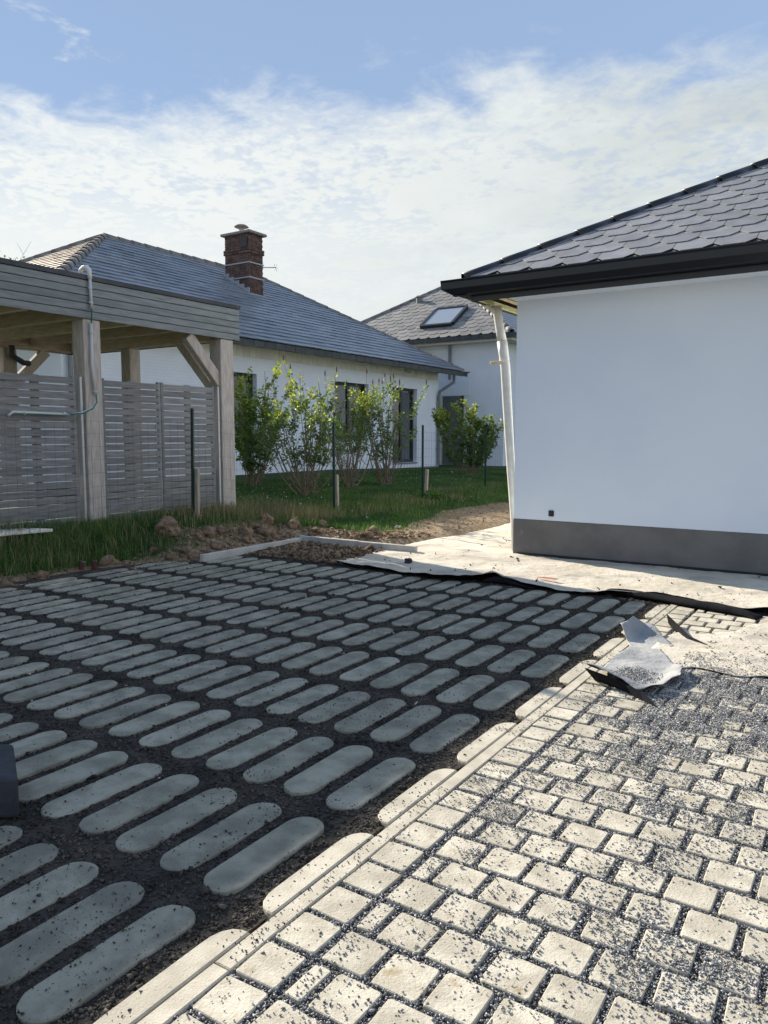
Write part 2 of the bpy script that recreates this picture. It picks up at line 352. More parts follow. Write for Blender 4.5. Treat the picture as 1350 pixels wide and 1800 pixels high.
# ------------------------------------------------------------------ soil bed with its oblong pavers
def soil_h(X, Y):
    return -.0055 + .012 * (vnoise(X, Y, 21, 4, 7) - .5) + .014 * (vnoise(X, Y, 22, 3, 30) - .5)
xs = np.arange(-6.9, -1.36, .022); ys = np.arange(-.4, 7.5, .022); XX, YY = np.meshgrid(xs, ys)
ZZ = soil_h(XX, YY)
dd = XX - edge_x(YY); ZZ = np.where(dd < .1, ZZ - .0 * dd, ZZ) - .10 * ss(.0, .35, -dd)
ZZ = ZZ + .03 * ss(6.35, 6.8, YY) * (.4 + vnoise(XX, YY, 31, 3, 5)) * (1 - ss(-5.2, -4.6, XX)) - .03 * ss(-5.2, -4.6, XX) * ss(6.3, 6.6, YY)
nx, ny = len(xs), len(ys); idx = np.arange(nx * ny).reshape(ny, nx)
F = np.stack([idx[:-1, :-1], idx[:-1, 1:], idx[1:, 1:], idx[1:, :-1]], -1).reshape(-1, 4)
soil = big_mesh('soil_bed', np.stack([XX, YY, ZZ], -1).reshape(-1, 3), F, M_soil, smooth=True, kind='structure')

def slab_mesh(name, outline, top, depth, bev, mat_):
    """outline ccw (x,y); bevelled top edge"""
    n = len(outline); cxm = sum(p[0] for p in outline) / n; cym = sum(p[1] for p in outline) / n
    def inset(p, d):
        l = math.hypot(p[0] - cxm, p[1] - cym); hw = max(abs(q[0] - cxm) for q in outline); hl = max(abs(q[1] - cym) for q in outline)
        return (cxm + (p[0] - cxm) * (1 - d / hw), cym + (p[1] - cym) * (1 - d / hl))
    v = [(x, y, top - depth) for x, y in outline] + [(x, y, top - bev) for x, y in outline] + [(*inset(p, bev), top) for p in outline]
    f = [(i, (i + 1) % n, (i + 1) % n + n, i + n) for i in range(n)] + [(i + n, (i + 1) % n + n, (i + 1) % n + 2 * n, i + 2 * n) for i in range(n)] + [tuple(range(2 * n, 3 * n))]
    me = bpy.data.meshes.new(name); me.from_pydata(v, [], f); me.materials.append(mat_); me.update(); return me
def capsule(hw, hl, k=11):
    p = []
    for i in range(k + 1): a = PI * i / k; p.append((hw * math.cos(a), hl - hw + hw * math.sin(a)))
    for i in range(k + 1): a = PI + PI * i / k; p.append((hw * math.cos(a), -hl + hw + hw * math.sin(a)))
    return p
PW, PL = .072, .252
pill_me = []
for q in range(3):
    out_ = [(x + random.uniform(-.0015, .0015), y + random.uniform(-.002, .002)) for x, y in capsule(PW, PL)]
    pill_me.append(slab_mesh('oblong_paver', out_, .004, .05, .0035, M_pill))
for kx in range(24):
    for ky in range(9):
        x = -1.593 - .207 * kx; y = .925 + .6 * ky + .25
        if x < float(edge_x(y)) + .05 or (y < 1.3 and kx < -1): continue
        M = Matrix.Translation((x + random.uniform(-.004, .004), y + random.uniform(-.006, .006), random.uniform(-.002, .004))) @ \
            Matrix.Rotation(R(random.uniform(-.7, .7) + (180 if random.random() < .5 else 0)), 4, 'Z') @ Matrix.Rotation(R(random.uniform(-.5, .5)), 4, 'Y')
        link('oblong_paver', random.choice(pill_me), soil, M)
# half pavers: straight side against the kerb strip
hp = [(.0, -.255), (.0, .255)] + [(-.076 + .058 * (1 - math.sin(PI / 2 * i / 6)) + 0, .255 - .058 * (1 - math.cos(PI / 2 * i / 6))) for i in range(0, 7)]
hp = [(0, -.255), (0, .255), (-.020, .254), (-.045, .243), (-.064, .220), (-.075, .188), (-.077, .15), (-.077, -.15), (-.075, -.188), (-.064, -.220), (-.045, -.243), (-.020, -.254)]
half_me = slab_mesh('half_paver', hp, .006, .05, .004, M_half)
for ky in range(9):
    y = 1.18 + .6 * ky
    link('half_paver', half_me, soil, Matrix.Translation((-1.363 + random.uniform(-.002, .002), y, random.uniform(-.001, .003))))
y = .58; link('half_paver', half_me, soil, Matrix.Translation((-1.363, y, 0)))

# ------------------------------------------------------------------ kerb strip and square paving
drive = MB().add([(-1.36, -.5, -.010), (3.5, -.5, -.010), (3.5, 7.0, -.010), (-1.36, 7.0, -.010)], [(0, 1, 2, 3)]).out('driveway_bed', M_bed, kind='structure')
kerb = MB().box(-1.362, -1.296, -.5, 6.45, -.08, -.012).out('kerb_strip', M_conc, kind='structure')
y = .30
while y < 6.4:
    l = min(1.0, 6.45 - y) - .004
    o = MB().box(-1.357, -1.302, y, y + l, -.05, .006).out('kerb_stone', M_half, kerb); bevel(o, .003); y += 1.0
sq_me = []
for q in range(5):
    j = lambda: random.uniform(-.0025, .0025)
    h = .0645
    o_ = [(-h + .006, -h), (h - .006, -h), (h, -h + .006), (h, h - .006), (h - .006, h), (-h + .006, h), (-h, h - .006), (-h, -h + .006)]
    sq_me.append(slab_mesh('paving_stone', [(x + j(), y + j()) for x, y in o_], .004, .04, .0025, M_pave))
ho = [(-.025 + .005, -.0625), (.025 - .005, -.0625), (.025, -.0575), (.025, .0575), (.020, .0625), (-.020, .0625), (-.025, .0575), (-.025, -.0575)]
half_sq = slab_mesh('half_paving_stone', ho, .004, .04, .0025, M_pave)
def in_view(x, y, z, mar=.03):
    p = Vector((x, y, z)) - Vector((0, 0, CAMH)); c, s = math.cos(R(YAW)), math.sin(R(YAW)); r = p.x * c + p.y * s; f = -p.x * s + p.y * c
    cp, sp_ = math.cos(R(PITCH)), math.sin(R(PITCH)); d = f * cp - p.z * sp_; u = f * sp_ + p.z * cp
    if d <= .1: return None
    px = r / d * 1350 + 675; py = 900 - u / d * 1350
    if -1350 * mar < px < 1350 * (1 + mar) and -1800 * mar < py < 1800 * (1 + mar): return px, py, d
    return None
rest = MB()
pave_top = []       # (x,y,hx,hy) footprints, used when the chippings are strewn
def lay(x, y, me, hx, hy):
    if y > 6.25: return
    pave_top.append((x, y, hx, hy))
    if in_view(x, y, 0) and not (y > 5.35 and x > -.35) and x < .3:
        M = Matrix.Translation((x + random.uniform(-.003, .003), y + random.uniform(-.003, .003), random.uniform(-.0015, .003))) @ Matrix.Rotation(R(random.uniform(-1.2, 1.2)), 4, 'Z') @ Matrix.Rotation(R(random.uniform(-.5, .5)), 4, 'X')
        link(me.name.split('.')[0], me, drive, M)
    else:
        rest.box(x - hx, x + hx, y - hy, y + hy, -.036, .003)
for r_ in range(-6, 34):
    y = 1.385 + .15 * r_ + .064 - .075
    lay(-1.2315, y + 0, sq_me[r_ % 5], .0645, .0645)
    yy = y + .0
    if r_ % 2 == 0:
        lay(-1.114, yy, half_sq, .025, .0625); x0 = -1.114 + .025 + .0215 + .0645
    else:
        x0 = -1.139 + .0645
    for c_ in range(16):
        lay(x0 + c_ * .15, yy, sq_me[(r_ * 3 + c_) % 5], .0645, .0645)
if rest.v: rest.out('outlying_paving', M_pave, drive, kind='stuff')

# chippings
def rocks(name, P, size, mat_, flat=.7, zlift=.35, parent=None):
    """P (n,3) centres, size (n,)"""
    n = len(P)
    base = np.array([(1, 0, 0), (-1, 0, 0), (0, 1, 0), (0, -1, 0), (0, 0, 1), (0, 0, -1)], float)
    fc = np.array([(0, 2, 4), (2, 1, 4), (1, 3, 4), (3, 0, 4), (2, 0, 5), (1, 2, 5), (3, 1, 5), (0, 3, 5)])
    V = base[None] * (.55 + .9 * rng.random((n, 6, 1))) + rng.normal(0, .22, (n, 6, 3))
    a = rng.random(n) * 2 * PI; c, s = np.cos(a), np.sin(a)
    b_ = rng.normal(0, .5, n); cb, sb = np.cos(b_), np.sin(b_)
    el = .75 + .7 * rng.random(n)
    x = V[..., 0] * el[:, None]; y = V[..., 1]; z = V[..., 2] * flat
    x, z = x * cb[:, None] - z * sb[:, None], x * sb[:, None] + z * cb[:, None]
    x, y = x * c[:, None] - y * s[:, None], x * s[:, None] + y * c[:, None]
    V = np.stack([x, y, z], -1) * (size[:, None, None] / 2) + P[:, None, :]; V[..., 2] += (size * zlift)[:, None]
    F = (fc[None] + (np.arange(n) * 6)[:, None, None]).reshape(-1, 3)
    return big_mesh(name, V.reshape(-1, 3), F, mat_, parent, kind='stuff')
x0_, x1_, y0_, y1_ = -1.30, 1.0, .75, 5.6
cell = .02; gx = int((x1_ - x0_) / cell) + 2; gy = int((y1_ - y0_) / cell) + 2
def on_paver(X, Y):
    """True where a paving stone lies under the point"""
    k = np.floor((Y - (1.385 + .064 - .075) + .075) / .15); yc = 1.385 + .064 - .075 + k * .15
    iny = np.abs(Y - yc) < .063
    first = (np.abs(X + 1.2315) < .063)
    even = (k.astype(int) % 2) == 0
    xe = np.where(even, -1.114 + .025 + .0215 + .0645, -1.139 + .0645)
    c = np.floor((X - xe) / .15 + .5); inx = (np.abs(X - xe - c * .15) < .063) & (c >= 0)
    hf = even & (np.abs(X + 1.114) < .024)
    return iny & (first | inx | hf)
def chip_density(X, Y):
    d = .12 + .55 * np.clip((vnoise(X, Y, 41, 4, 3.2) - .42) * 3, 0, 1) * ss(1.3, 2.6, Y)
    d = d + .55 * ss(2.2, 3.4, Y - 0.25 * (X + 1.1)) * ss(-1.22, -.95, X)
    blob = np.exp(-(((X + .30) / .16) ** 2 + ((Y - 1.95) / .17) ** 2)); d = d + 1.3 * blob
    blob = np.exp(-(((X + .62) / .25) ** 2 + ((Y - 4.0) / .42) ** 2)); d = d + 1.4 * blob
    d = d + 1.6 * ss(3.1, 3.8, Y) * ss(-1.0, -.8, X) * (1 - ss(4.45, 4.65, Y))
    d = d * (.10 + 2.6 * np.clip(vnoise(X, Y, 44, 4, 8) - .36, 0, 1) * 1.9)
    d = d * (1 - ss(4.45, 4.75, Y + .12 * (vnoise(X, Y, 45, 2, 4) - .5) - .15 * np.maximum(0, -.8 - X)))
    d = np.where(X < -1.16, d * .55, d)
    return d
n = 520000
X = x0_ + rng.random(n) * (x1_ - x0_); Y = y0_ + (y1_ - y0_) * rng.random(n)
# keep only what the frame can see, with a margin
cY, sY = math.cos(R(YAW)), math.sin(R(YAW)); rr = X * cY + Y * sY; ff = -X * sY + Y * cY
keep = (np.abs(rr) < ff * .62 + .15)
X, Y = X[keep], Y[keep]; onp = on_paver(X, Y); jnt = ~onp
fill = jnt & (rng.random(len(X)) < .95 * (1 - ss(4.7, 5.0, Y)) + .12)
top = onp & (rng.random(len(X)) < chip_density(X, Y) * .50)
sel = fill | top; X, Y, onp = X[sel], Y[sel], onp[sel]
Z = np.where(onp, .004, -.010 + .010 * rng.random(len(X)))
sz = np.clip(rng.normal(.0060, .0018, len(X)), .0028, .0115)
rocks('basalt_chippings', np.stack([X, Y, Z], -1), sz, M_chip)
print('chips', len(X))
# a few stray chips and crumbs along the kerb strip and half pavers
n = 2200; X = -1.44 + .145 * rng.random(n); Y = .8 + 5.5 * rng.random(n); kp = vnoise(X, Y, 61, 3, 5) > .5; X, Y = X[kp], Y[kp]
rocks('stray_crumbs', np.stack([X, Y, np.full(len(X), .006)], -1), np.clip(rng.normal(.0045, .0015, len(X)), .002, .009), M_crumb)
# soil crumbs between and on the oblong pavers
n = 260000; u = rng.random(n) ** 1.0; Y = .6 + 5.9 * rng.random(n) ** 1.25; X = -1.40 - 5.1 * rng.random(n) ** 1.15
rr = X * cY + Y * sY; ff = -X * sY + Y * cY; keep = (np.abs(rr) < ff * .60 + .1) & (X > edge_x(Y) - .05); X, Y = X[keep], Y[keep]
kx = np.round((-1.593 - X) / .207); ky = np.round((Y - 1.175) / .6); lx = X + 1.593 + kx * .207; ly = Y - 1.175 - ky * .6
inside = (np.hypot(lx, np.maximum(np.abs(ly) - (PL - PW), 0)) < PW) & (kx >= 0) & (kx < 24)
edge = np.hypot(lx, np.maximum(np.abs(ly) - (PL - PW), 0)) > PW - .010
pr = np.where(inside, .025 + edge * .30 * vnoise(X, Y, 53, 3, 6) +   .16 * ss(.60, .74, vnoise(X, Y, 54, 4, 1.6)) + .16 * np.clip(vnoise(X, Y, 51, 4, 2.5) - .45, 0, 1) * 2, .95)
kp = rng.random(len(X)) < pr; X, Y, inside = X[kp], Y[kp], inside[kp]
Z = np.where(inside, .005, soil_h(X, Y)); sz = np.where(inside, np.clip(rng.normal(.0045, .002, len(X)), .002, .010), np.clip(rng.gamma(2.6, .0026, len(X)), .0025, .024))
rocks('soil_crumbs', np.stack([X, Y, Z], -1), sz, M_crumb, zlift=.2)
# a few pale stones in the soil
for i in range(26):
    x = random.uniform(-5.8, -1.5); y = random.uniform(1.1, 6.2)
    kx = round((-1.593 - x) / .207); x = -1.593 - kx * .207 + .1035
    rk = random.uniform(.005, .011)
    if i < 1: pts = []
X = -1.593 - .207 * rng.integers(0, 20, 40) + .1035; Y = 1.0 + 5.2 * rng.random(40)
M_pale = mat('pale pebble', (.45, .42, .36), (.6, .57, .5), 30, .8)
rocks('pale_pebbles', np.stack([X, Y, np.full(40, -.006)], -1), .008 + .012 * rng.random(40), M_pale)

# ------------------------------------------------------------------ back kerb, earth pocket with rubble
bk = empty('garden_edging', (-6.0, 7.4, 0), label='pale concrete edging around the bare earth corner beyond the oblong pavers', cat='edging')
bevel(MB().box(-6.09, -6.035, 5.75, 7.42, -.08, .075).out('edging_slab', M_conc, bk), .005)
bevel(MB().box(-6.09, -5.20, 7.425, 7.48, -.08, .095).out('edging_slab', M_conc, bk), .005)
bevel(MB().box(-5.195, -4.40, 7.425, 7.48, -.08, .090).out('edging_slab', M_conc, bk), .005)
def clod(name, x, y, z, s, parent=None, seedv=0, mat_=None, **kw):
    import bmesh
    bm = bmesh.new(); bmesh.ops.create_icosphere(bm, subdivisions=3, radius=1)
    sx, sy, sz_ = s
    for v in bm.verts:
        p = v.co.copy(); d = 1 + .55 * (noise.noise(p * 1.3 + Vector((seedv * 7.1, 3, 1)))) + .22 * noise.noise(p * 3.7 + Vector((seedv, 9, 2))) + .10 * noise.noise(p * 9 + Vector((2, seedv, 2)))
        v.co = Vector((p.x * sx * d, p.y * sy * d, p.z * sz_ * d))
    me = bpy.data.meshes.new(name); bm.to_mesh(me); bm.free(); me.materials.append(mat_ or M_clod)
    o = link(name, me, parent, Matrix.Translation((x, y, z)) @ Matrix.Rotation(seedv * 1.7, 4, 'Z'), **kw); return o
# rubble in the pocket and along the bank
n = 2600; X = -6.0 + 1.4 * rng.random(n); Y = 6.33 + 1.05 * rng.random(n); kp = (X < -4.75) & (rng.random(n) < .55)
X, Y = X[kp], Y[kp]; rocks('rubble', np.stack([X, Y, .01 + .02 * ss(6.35, 6.9, Y) * rng.random(len(X))], -1), np.clip(rng.gamma(2.2, .013, len(X)), .008, .085), M_clod, zlift=.15)
n = 5200; Y = 1.5 + 7.2 * rng.random(n); d = .75 * rng.random(n) ** 1.1; X = edge_x(Y) - d
kp = (bareness(X, Y) > .25) & (rng.random(n) < np.where(Y > 5.3, .95, .5)); X, Y = X[kp], Y[kp]
rocks('bank_crumbs', np.stack([X, Y, terrain(X, Y)], -1), np.clip(rng.gamma(2.0, .012, len(X)), .006, .08), M_clod, zlift=.15)
n = 5000; Y = 7.9 + 8 * rng.random(n); X = edge_x(Y) - 1.8 * rng.random(n)
kp = (bareness(X, Y) > .35) & (rng.random(n) < .5); X, Y = X[kp], Y[kp]
rocks('path_crumbs', np.stack([X, Y, terrain(X, Y)], -1), np.clip(rng.gamma(1.6, .009, len(X)), .005, .06), M_clod, zlift=.1)

# ------------------------------------------------------------------ geotextile sheets
def inpoly(P, X, Y):
    ins = np.zeros(X.shape, bool); n = len(P); j = n - 1
    for i in range(n):
        xi, yi = P[i]; xj, yj = P[j]
        c = ((yi > Y) != (yj > Y)) & (X < (xj - xi) * (Y - yi) / (yj - yi + 1e-12) + xi); ins ^= c; j = i
    return ins
def lerp_edge(pts, X):
    xs_ = np.array([p[0] for p in pts]); ys_ = np.array([p[1] for p in pts]); return np.interp(X, xs_, ys_)
frontA = [(-4.82, 6.44), (-4.50, 6.33), (-4.32, 6.29), (-3.95, 6.27), (-3.60, 6.15), (-3.40, 6.13), (-3.21, 6.16), (-3.05, 6.30), (-2.90, 6.36), (-2.6, 6.27), (-2.39, 6.26), (-2.17, 6.23), (-1.96, 6.25), (-1.87, 6.36), (-1.5, 6.42), (-1.1, 6.32), (-.8, 6.24), (-.7, 6.30), (1.5, 6.1), (4, 6.0)]
nu, nv = 560, 110
xs = -4.82 + (np.linspace(0, 1, nu) ** 1.3) * 8.8
V = np.zeros((nv, nu, 3))
for j in range(nv):
    v = (j / (nv - 1)) ** 1.8
    yf = lerp_edge(frontA, xs) + .012 * (vnoise(xs, xs * 0, 5, 3, 14) - .5); yb = 13.5
    xl = xs + 0
    V[j, :, 0] = xs; V[j, :, 1] = yf + v * (yb - yf)
X = V[..., 0]; Y = V[..., 1]
w = (vnoise(X, Y, 71, 4, 2.6) - .5) * .035 + (vnoise(X * 1.0, Y * 2.5, 72, 4, 7) - .5) * .014
fe = np.exp(-(Y - lerp_edge(frontA, X)) / .10)
w = w + fe * (.015 + .035 * np.clip(vnoise(X, Y * 0, 73, 3, 2.3) - .35, 0, 1) * 2)
w = w + .05 * np.exp(-((X + 2.98) / .10) ** 2) * np.exp(-((Y - 6.40) / .09) ** 2)
V[..., 2] = .020 + np.maximum(w, -.010)
idx = np.arange(nu * nv).reshape(nv, nu)
F = np.stack([idx[:-1, :-1], idx[:-1, 1:], idx[1:, 1:], idx[1:, :-1]], -1).reshape(-1, 4)
# trim the left border to its slanting line
cen = V.reshape(-1, 3)[F].mean(1)
left = np.interp(cen[:, 1], [6.4, 6.95, 7.72, 8.35, 9.0, 9.8, 10.9, 13.5], [-4.82, -4.86, -4.90, -4.86, -4.74, -4.68, -4.72, -4.9])
F = F[cen[:, 0] > left + .0]
def sheet_mat(name, c1, c2, cst, under):
    m = mat(name, c1, c2, 1.8, .9, .7, 14, c3=cst, s3=2.2, t3=(.50, .72), bdist=.02); t = m.node_tree
    b = [n for n in t.nodes if n.type == 'BSDF_PRINCIPLED'][0]; lk = b.inputs['Base Color'].links[0].from_socket
    g = [n for n in t.nodes if n.type == 'NEW_GEOMETRY'][0]
    ns = noise_tex(t, g.outputs['Position'], 22, 6, .7); col = mixc(t, maprange(t, ns.outputs[0], .60, .70, 0, .55), lk, (.22, .20, .18))
    col = mixc(t, g.outputs['Backfacing'], col, under); t.links.new(col, b.inputs['Base Color']); return m
M_sheet = sheet_mat('cream dusted geotextile', (.50, .455, .37), (.62, .57, .48), (.36, .33, .29), (.03, .03, .034))
M_flap = sheet_mat('grey torn geotextile', (.27, .285, .30), (.42, .42, .41), (.20, .21, .22), (.03, .03, .034))
sheetA = empty('geotextile_sheet', (-3, 8, 0), label='large pale geotextile sheet spread on the ground around the white building corner', cat='ground sheet')
V2 = V.reshape(-1, 3) - np.array([-3, 8, 0])
o = big_mesh('sheet', V2, F, M_sheet, sheetA, smooth=True); o.data.materials.append(M_geod); m_ = o.modifiers.new('thick', 'SOLIDIFY'); m_.thickness = .004; m_.offset = -1; m_.material_offset = 1
# rolled dark edge lying on the paving
mb = MB()
pts = [(-1.93, 6.50), (-1.80, 6.46), (-1.60, 6.39), (-1.40, 6.34), (-1.15, 6.24), (-.95, 6.19), (-.80, 6.15), (-.70, 6.10)]
rows = []
for i, (x, y) in enumerate(pts):
    hgt = [.030, .055, .060, .058, .065, .068, .055, .010][i]
    prof = [(.10, .018), (.05, hgt * .9), (.0, hgt), (-.045, hgt * .72), (-.055, hgt * .30), (-.03, .006), (.02, .012)]
    rows.append([(x + dy * .25, y + dy + random.uniform(-.006, .006), z + random.uniform(-.003, .003)) for dy, z in prof])
vs = [p for r_ in rows for p in r_]; k_ = 7
fs = [(i * k_ + j, i * k_ + j + 1, (i + 1) * k_ + j + 1, (i + 1) * k_ + j) for i in range(len(pts) - 1) for j in range(k_ - 1)]
o = mb.add(vs, fs).out('rolled_edge', M_geod, sheetA, smooth=True, label='dark curled-up edge of the sheet'); m_ = o.modifiers.new('sub', 'SUBSURF'); m_.levels = m_.render_levels = 2; m_ = o.modifiers.new('thick', 'SOLIDIFY'); m_.thickness = .004
# dark lifted fold on the front edge
mb = MB(); pts = [(-3.02, 6.33), (-2.93, 6.36), (-2.80, 6.34), (-2.66, 6.30), (-2.50, 6.26)]
rows = []
for i, (x, y) in enumerate(pts):
    hgt = [.03, .075, .085, .04, .018][i]
    rows.append([(x, y + .08, .03), (x + .01, y + .03, hgt), (x, y - .01, hgt * .8), (x - .01, y - .03, hgt * .35 + .006), (x, y - .02, .008)])
vs = [p for r_ in rows for p in r_]
fs = [(i * 5 + j, i * 5 + j + 1, (i + 1) * 5 + j + 1, (i + 1) * 5 + j) for i in range(4) for j in range(4)]
o = mb.add(vs, fs).out('lifted_fold', M_geod, sheetA, smooth=True, label='small dark fold standing up on the front edge'); m_ = o.modifiers.new('sub', 'SUBSURF'); m_.levels = m_.render_levels = 2; m_ = o.modifiers.new('thick', 'SOLIDIFY'); m_.thickness = .004

def poly_sheet(name, poly, step, hfun, mat_, parent, **kw):
    P = np.array(poly); x0, y0 = P.min(0); x1, y1 = P.max(0)
    # triangulated by clipping a fine grid: snap border vertices onto the outline
    xs = np.arange(x0 - step, x1 + 2 * step, step); ys = np.arange(y0 - step, y1 + 2 * step, step); X, Y = np.meshgrid(xs, ys)
    ins = inpoly(poly, X, Y)
    nx, ny = len(xs), len(ys); idx = np.arange(nx * ny).reshape(ny, nx)
    q = np.stack([ins[:-1, :-1], ins[:-1, 1:], ins[1:, 1:], ins[1:, :-1]], -1).any(-1)
    F = np.stack([idx[:-1, :-1], idx[:-1, 1:], idx[1:, 1:], idx[1:, :-1]], -1)[q]
    # pull outside vertices to the nearest border point
    xo, yo = X[~ins], Y[~ins]; best = np.full(xo.shape, 1e9); bx = xo.copy(); by = yo.copy()
    for i in range(len(P)):
        a = P[i]; b = P[(i + 1) % len(P)]; ab = b - a; tt = np.clip(((xo - a[0]) * ab[0] + (yo - a[1]) * ab[1]) / (ab @ ab), 0, 1)
        qx = a[0] + tt * ab[0]; qy = a[1] + tt * ab[1]; d = np.hypot(xo - qx, yo - qy); m = d < best; best[m] = d[m]; bx[m] = qx[m]; by[m] = qy[m]
    X[~ins] = bx; Y[~ins] = by; Z = hfun(X, Y)
    used = np.unique(F); remap = -np.ones(nx * ny, int); remap[used] = np.arange(len(used))
    off = np.array(parent.location) if parent is not None else np.zeros(3)
    VV = np.stack([X, Y, Z], -1).reshape(-1, 3)[used] - off
    o = big_mesh(name, VV, remap[F], mat_, parent, smooth=True, **kw); o.data.materials.append(M_geod); m_ = o.modifiers.new('thick', 'SOLIDIFY'); m_.thickness = .003; m_.offset = -1; m_.material_offset = 1; return o
shB = empty('geotextile_offcut', (-.4, 5, 0), label='pale wrinkled geotextile strip covering the paving behind the torn grey flap', cat='ground sheet')
polyB = [(-1.16, 5.20), (-1.07, 5.40), (-.95, 5.36), (-.87, 5.49), (-.80, 5.55), (-.74, 5.78), (-.60, 6.05), (1.5, 6.2), (1.6, 4.5), (.2, 4.52), (-.05, 4.58), (-.25, 4.55), (-.36, 4.63), (-.5, 4.60), (-.62, 4.53), (-.73, 4.56), (-.84, 4.60), (-.93, 4.50), (-1.15, 4.45)]
def hB(X, Y):
    w = (vnoise(X, Y * 1.5, 81, 4, 4) - .5) * .022
    yr = 4.95 - .25 * (X + .8); w = w + .030 * np.exp(-((Y - yr) / .045) ** 2) * ss(-.95, -.75, X)
    return .014 + np.maximum(w, -.006)
poly_sheet('sheet', polyB, .025, hB, M_sheet, shB)
# dark upturned corner of that strip
mb = MB(); c0 = [(-1.215, 5.58, .012), (-1.235, 5.60, .075), (-1.13, 5.42, .060), (-1.00, 5.22, .030), (-.86, 5.10, .018), (-1.02, 5.22, .012), (-1.14, 5.40, .010)]
mb.add(c0, [(0, 1, 2, 6), (6, 2, 3, 5), (5, 3, 4)])
o = mb.out('upturned_corner', M_geod, shB, label='dark upturned corner'); m_ = o.modifiers.new('thick', 'SOLIDIFY'); m_.thickness = .004
n = 9000; X = -.95 + 1.3 * rng.random(n); Y = 4.42 + .5 * rng.random(n) ** 2.2
kp = inpoly(polyB, X, Y) & (rng.random(n) < 1.3 * vnoise(X, Y, 47, 3, 8)); X, Y = X[kp], Y[kp]
rocks('edge_chippings', np.stack([X, Y, hB(X, Y)], -1), np.clip(rng.normal(.0062, .0018, len(X)), .003, .012), M_chip)
n = 500; X = -.9 + 1.3 * rng.random(n); Y = 4.9 + .8 * rng.random(n); kp = inpoly(polyB, X, Y) & (vnoise(X, Y, 48, 2, 5) > .5); X, Y = X[kp], Y[kp]
rocks('sheet_crumbs', np.stack([X, Y, hB(X, Y)], -1), np.clip(rng.gamma(1.5, .005, len(X)), .003, .02), M_crumb, flat=.5)
# torn flap
shC = empty('torn_flap', (-1.1, 4.4, 0), label='torn grey geotextile flap with chippings on it, curled over the kerb strip', cat='torn sheet')
polyC = [(-1.30, 3.98), (-1.27, 4.17), (-1.29, 4.45), (-1.27, 4.80), (-1.33, 4.93), (-1.41, 5.05), (-1.37, 5.22), (-1.28, 5.30), (-1.17, 5.17), (-1.05, 4.98), (-1.10, 4.84), (-1.00, 4.64), (-.88, 4.43), (-.875, 4.36), (-.86, 4.27), (-.89, 4.17), (-.90, 4.05), (-.97, 3.95), (-1.00, 3.93), (-1.09, 3.97), (-1.2, 3.97)]
def hC(X, Y):
    h = .022 + (vnoise(X, Y, 91, 4, 7) - .5) * .02
    h = h + .070 * np.exp(-((X + 1.27) / .20) ** 2) * (1 - ss(3.98, 4.25, Y))         # front-left corner lifts
    h = h + .075 * ss(-1.30, -1.40, X) * ss(4.80, 5.0, Y)               # far tip stands up
    h = h + .045 * ss(5.12, 5.26, Y)
    h = h - .018 * np.exp(-(((X + 1.15) / .12) ** 2 + ((Y - 4.92) / .08) ** 2))
    h = h + .030 * ss(-.98, -.87, X) * (1 - ss(4.5, 4.7, Y)) + .02 * np.exp(-((Y - 3.98) / .05) ** 2)
    return np.maximum(h, .012)
poly_sheet('flap', polyC, .014, hC, M_flap, shC)
# triangle below the front edge: folded underside, with the shade under it painted near black
mb = MB(); fold = [(-1.295, 3.99, .088), (-1.10, 3.975, .055), (-.985, 3.94, .034), (-.865, 3.785, .014), (-.95, 3.86, .010), (-1.08, 3.96, .010), (-1.25, 4.04, .010)]
mb.add(fold, [(0, 1, 5, 6), (1, 2, 4, 5), (2, 3, 4)]); o = mb.out('folded_underside_shade', M_geod, shC, label='folded underside, blackened for the shade beneath it'); m_ = o.modifiers.new('thick', 'SOLIDIFY'); m_.thickness = .004
n = 5200; X = -1.26 + .32 * rng.random(n); Y = 4.0 + .52 * rng.random(n)
kp = rng.random(n) < np.clip(1.5 * np.exp(-(((X + 1.08) / .10) ** 2 + ((Y - 4.2) / .12) ** 2)) - .1, 0, 1); X, Y = X[kp], Y[kp]
rocks('strewn_chippings', np.stack([X, Y, hC(X, Y)], -1), np.clip(rng.normal(.0062, .0018, len(X)), .003, .012), M_chip)
# litter on the big sheet
n = 1500; X = -4.6 + 5.4 * rng.random(n); Y = 6.4 + 3.2 * rng.random(n) ** 1.3; kp = vnoise(X, Y, 99, 3, 2.5) > .50; X, Y = X[kp], Y[kp]
kp = ~((X > -3.5) & (Y > 7.95)); X, Y = X[kp], Y[kp]
rocks('sheet_litter', np.stack([X, Y, np.full(len(X), .026)], -1), np.clip(rng.gamma(1.5, .006, len(X)), .004, .04), M_crumb, flat=.5, zlift=.2)
clod('earth_lump', -4.10, 6.78, .04, (.055, .04, .03), seedv=3, mat_=M_block, label='dark lump lying on the pale sheet near its front edge', cat='lump')
build('orange_scrap', [(-2.62, 6.62, .045), (-2.44, 6.61, .042), (-2.42, 6.65, .044), (-2.5, 6.66, .047), (-2.60, 6.65, .044)], [(0, 1, 2, 3, 4)], mat('orange plastic', (.42, .12, .06), (.50, .30, .20), 14, .7), label='orange plastic scrap lying flat on the pale sheet', cat='scrap').modifiers.new('thick', 'SOLIDIFY').thickness = .003

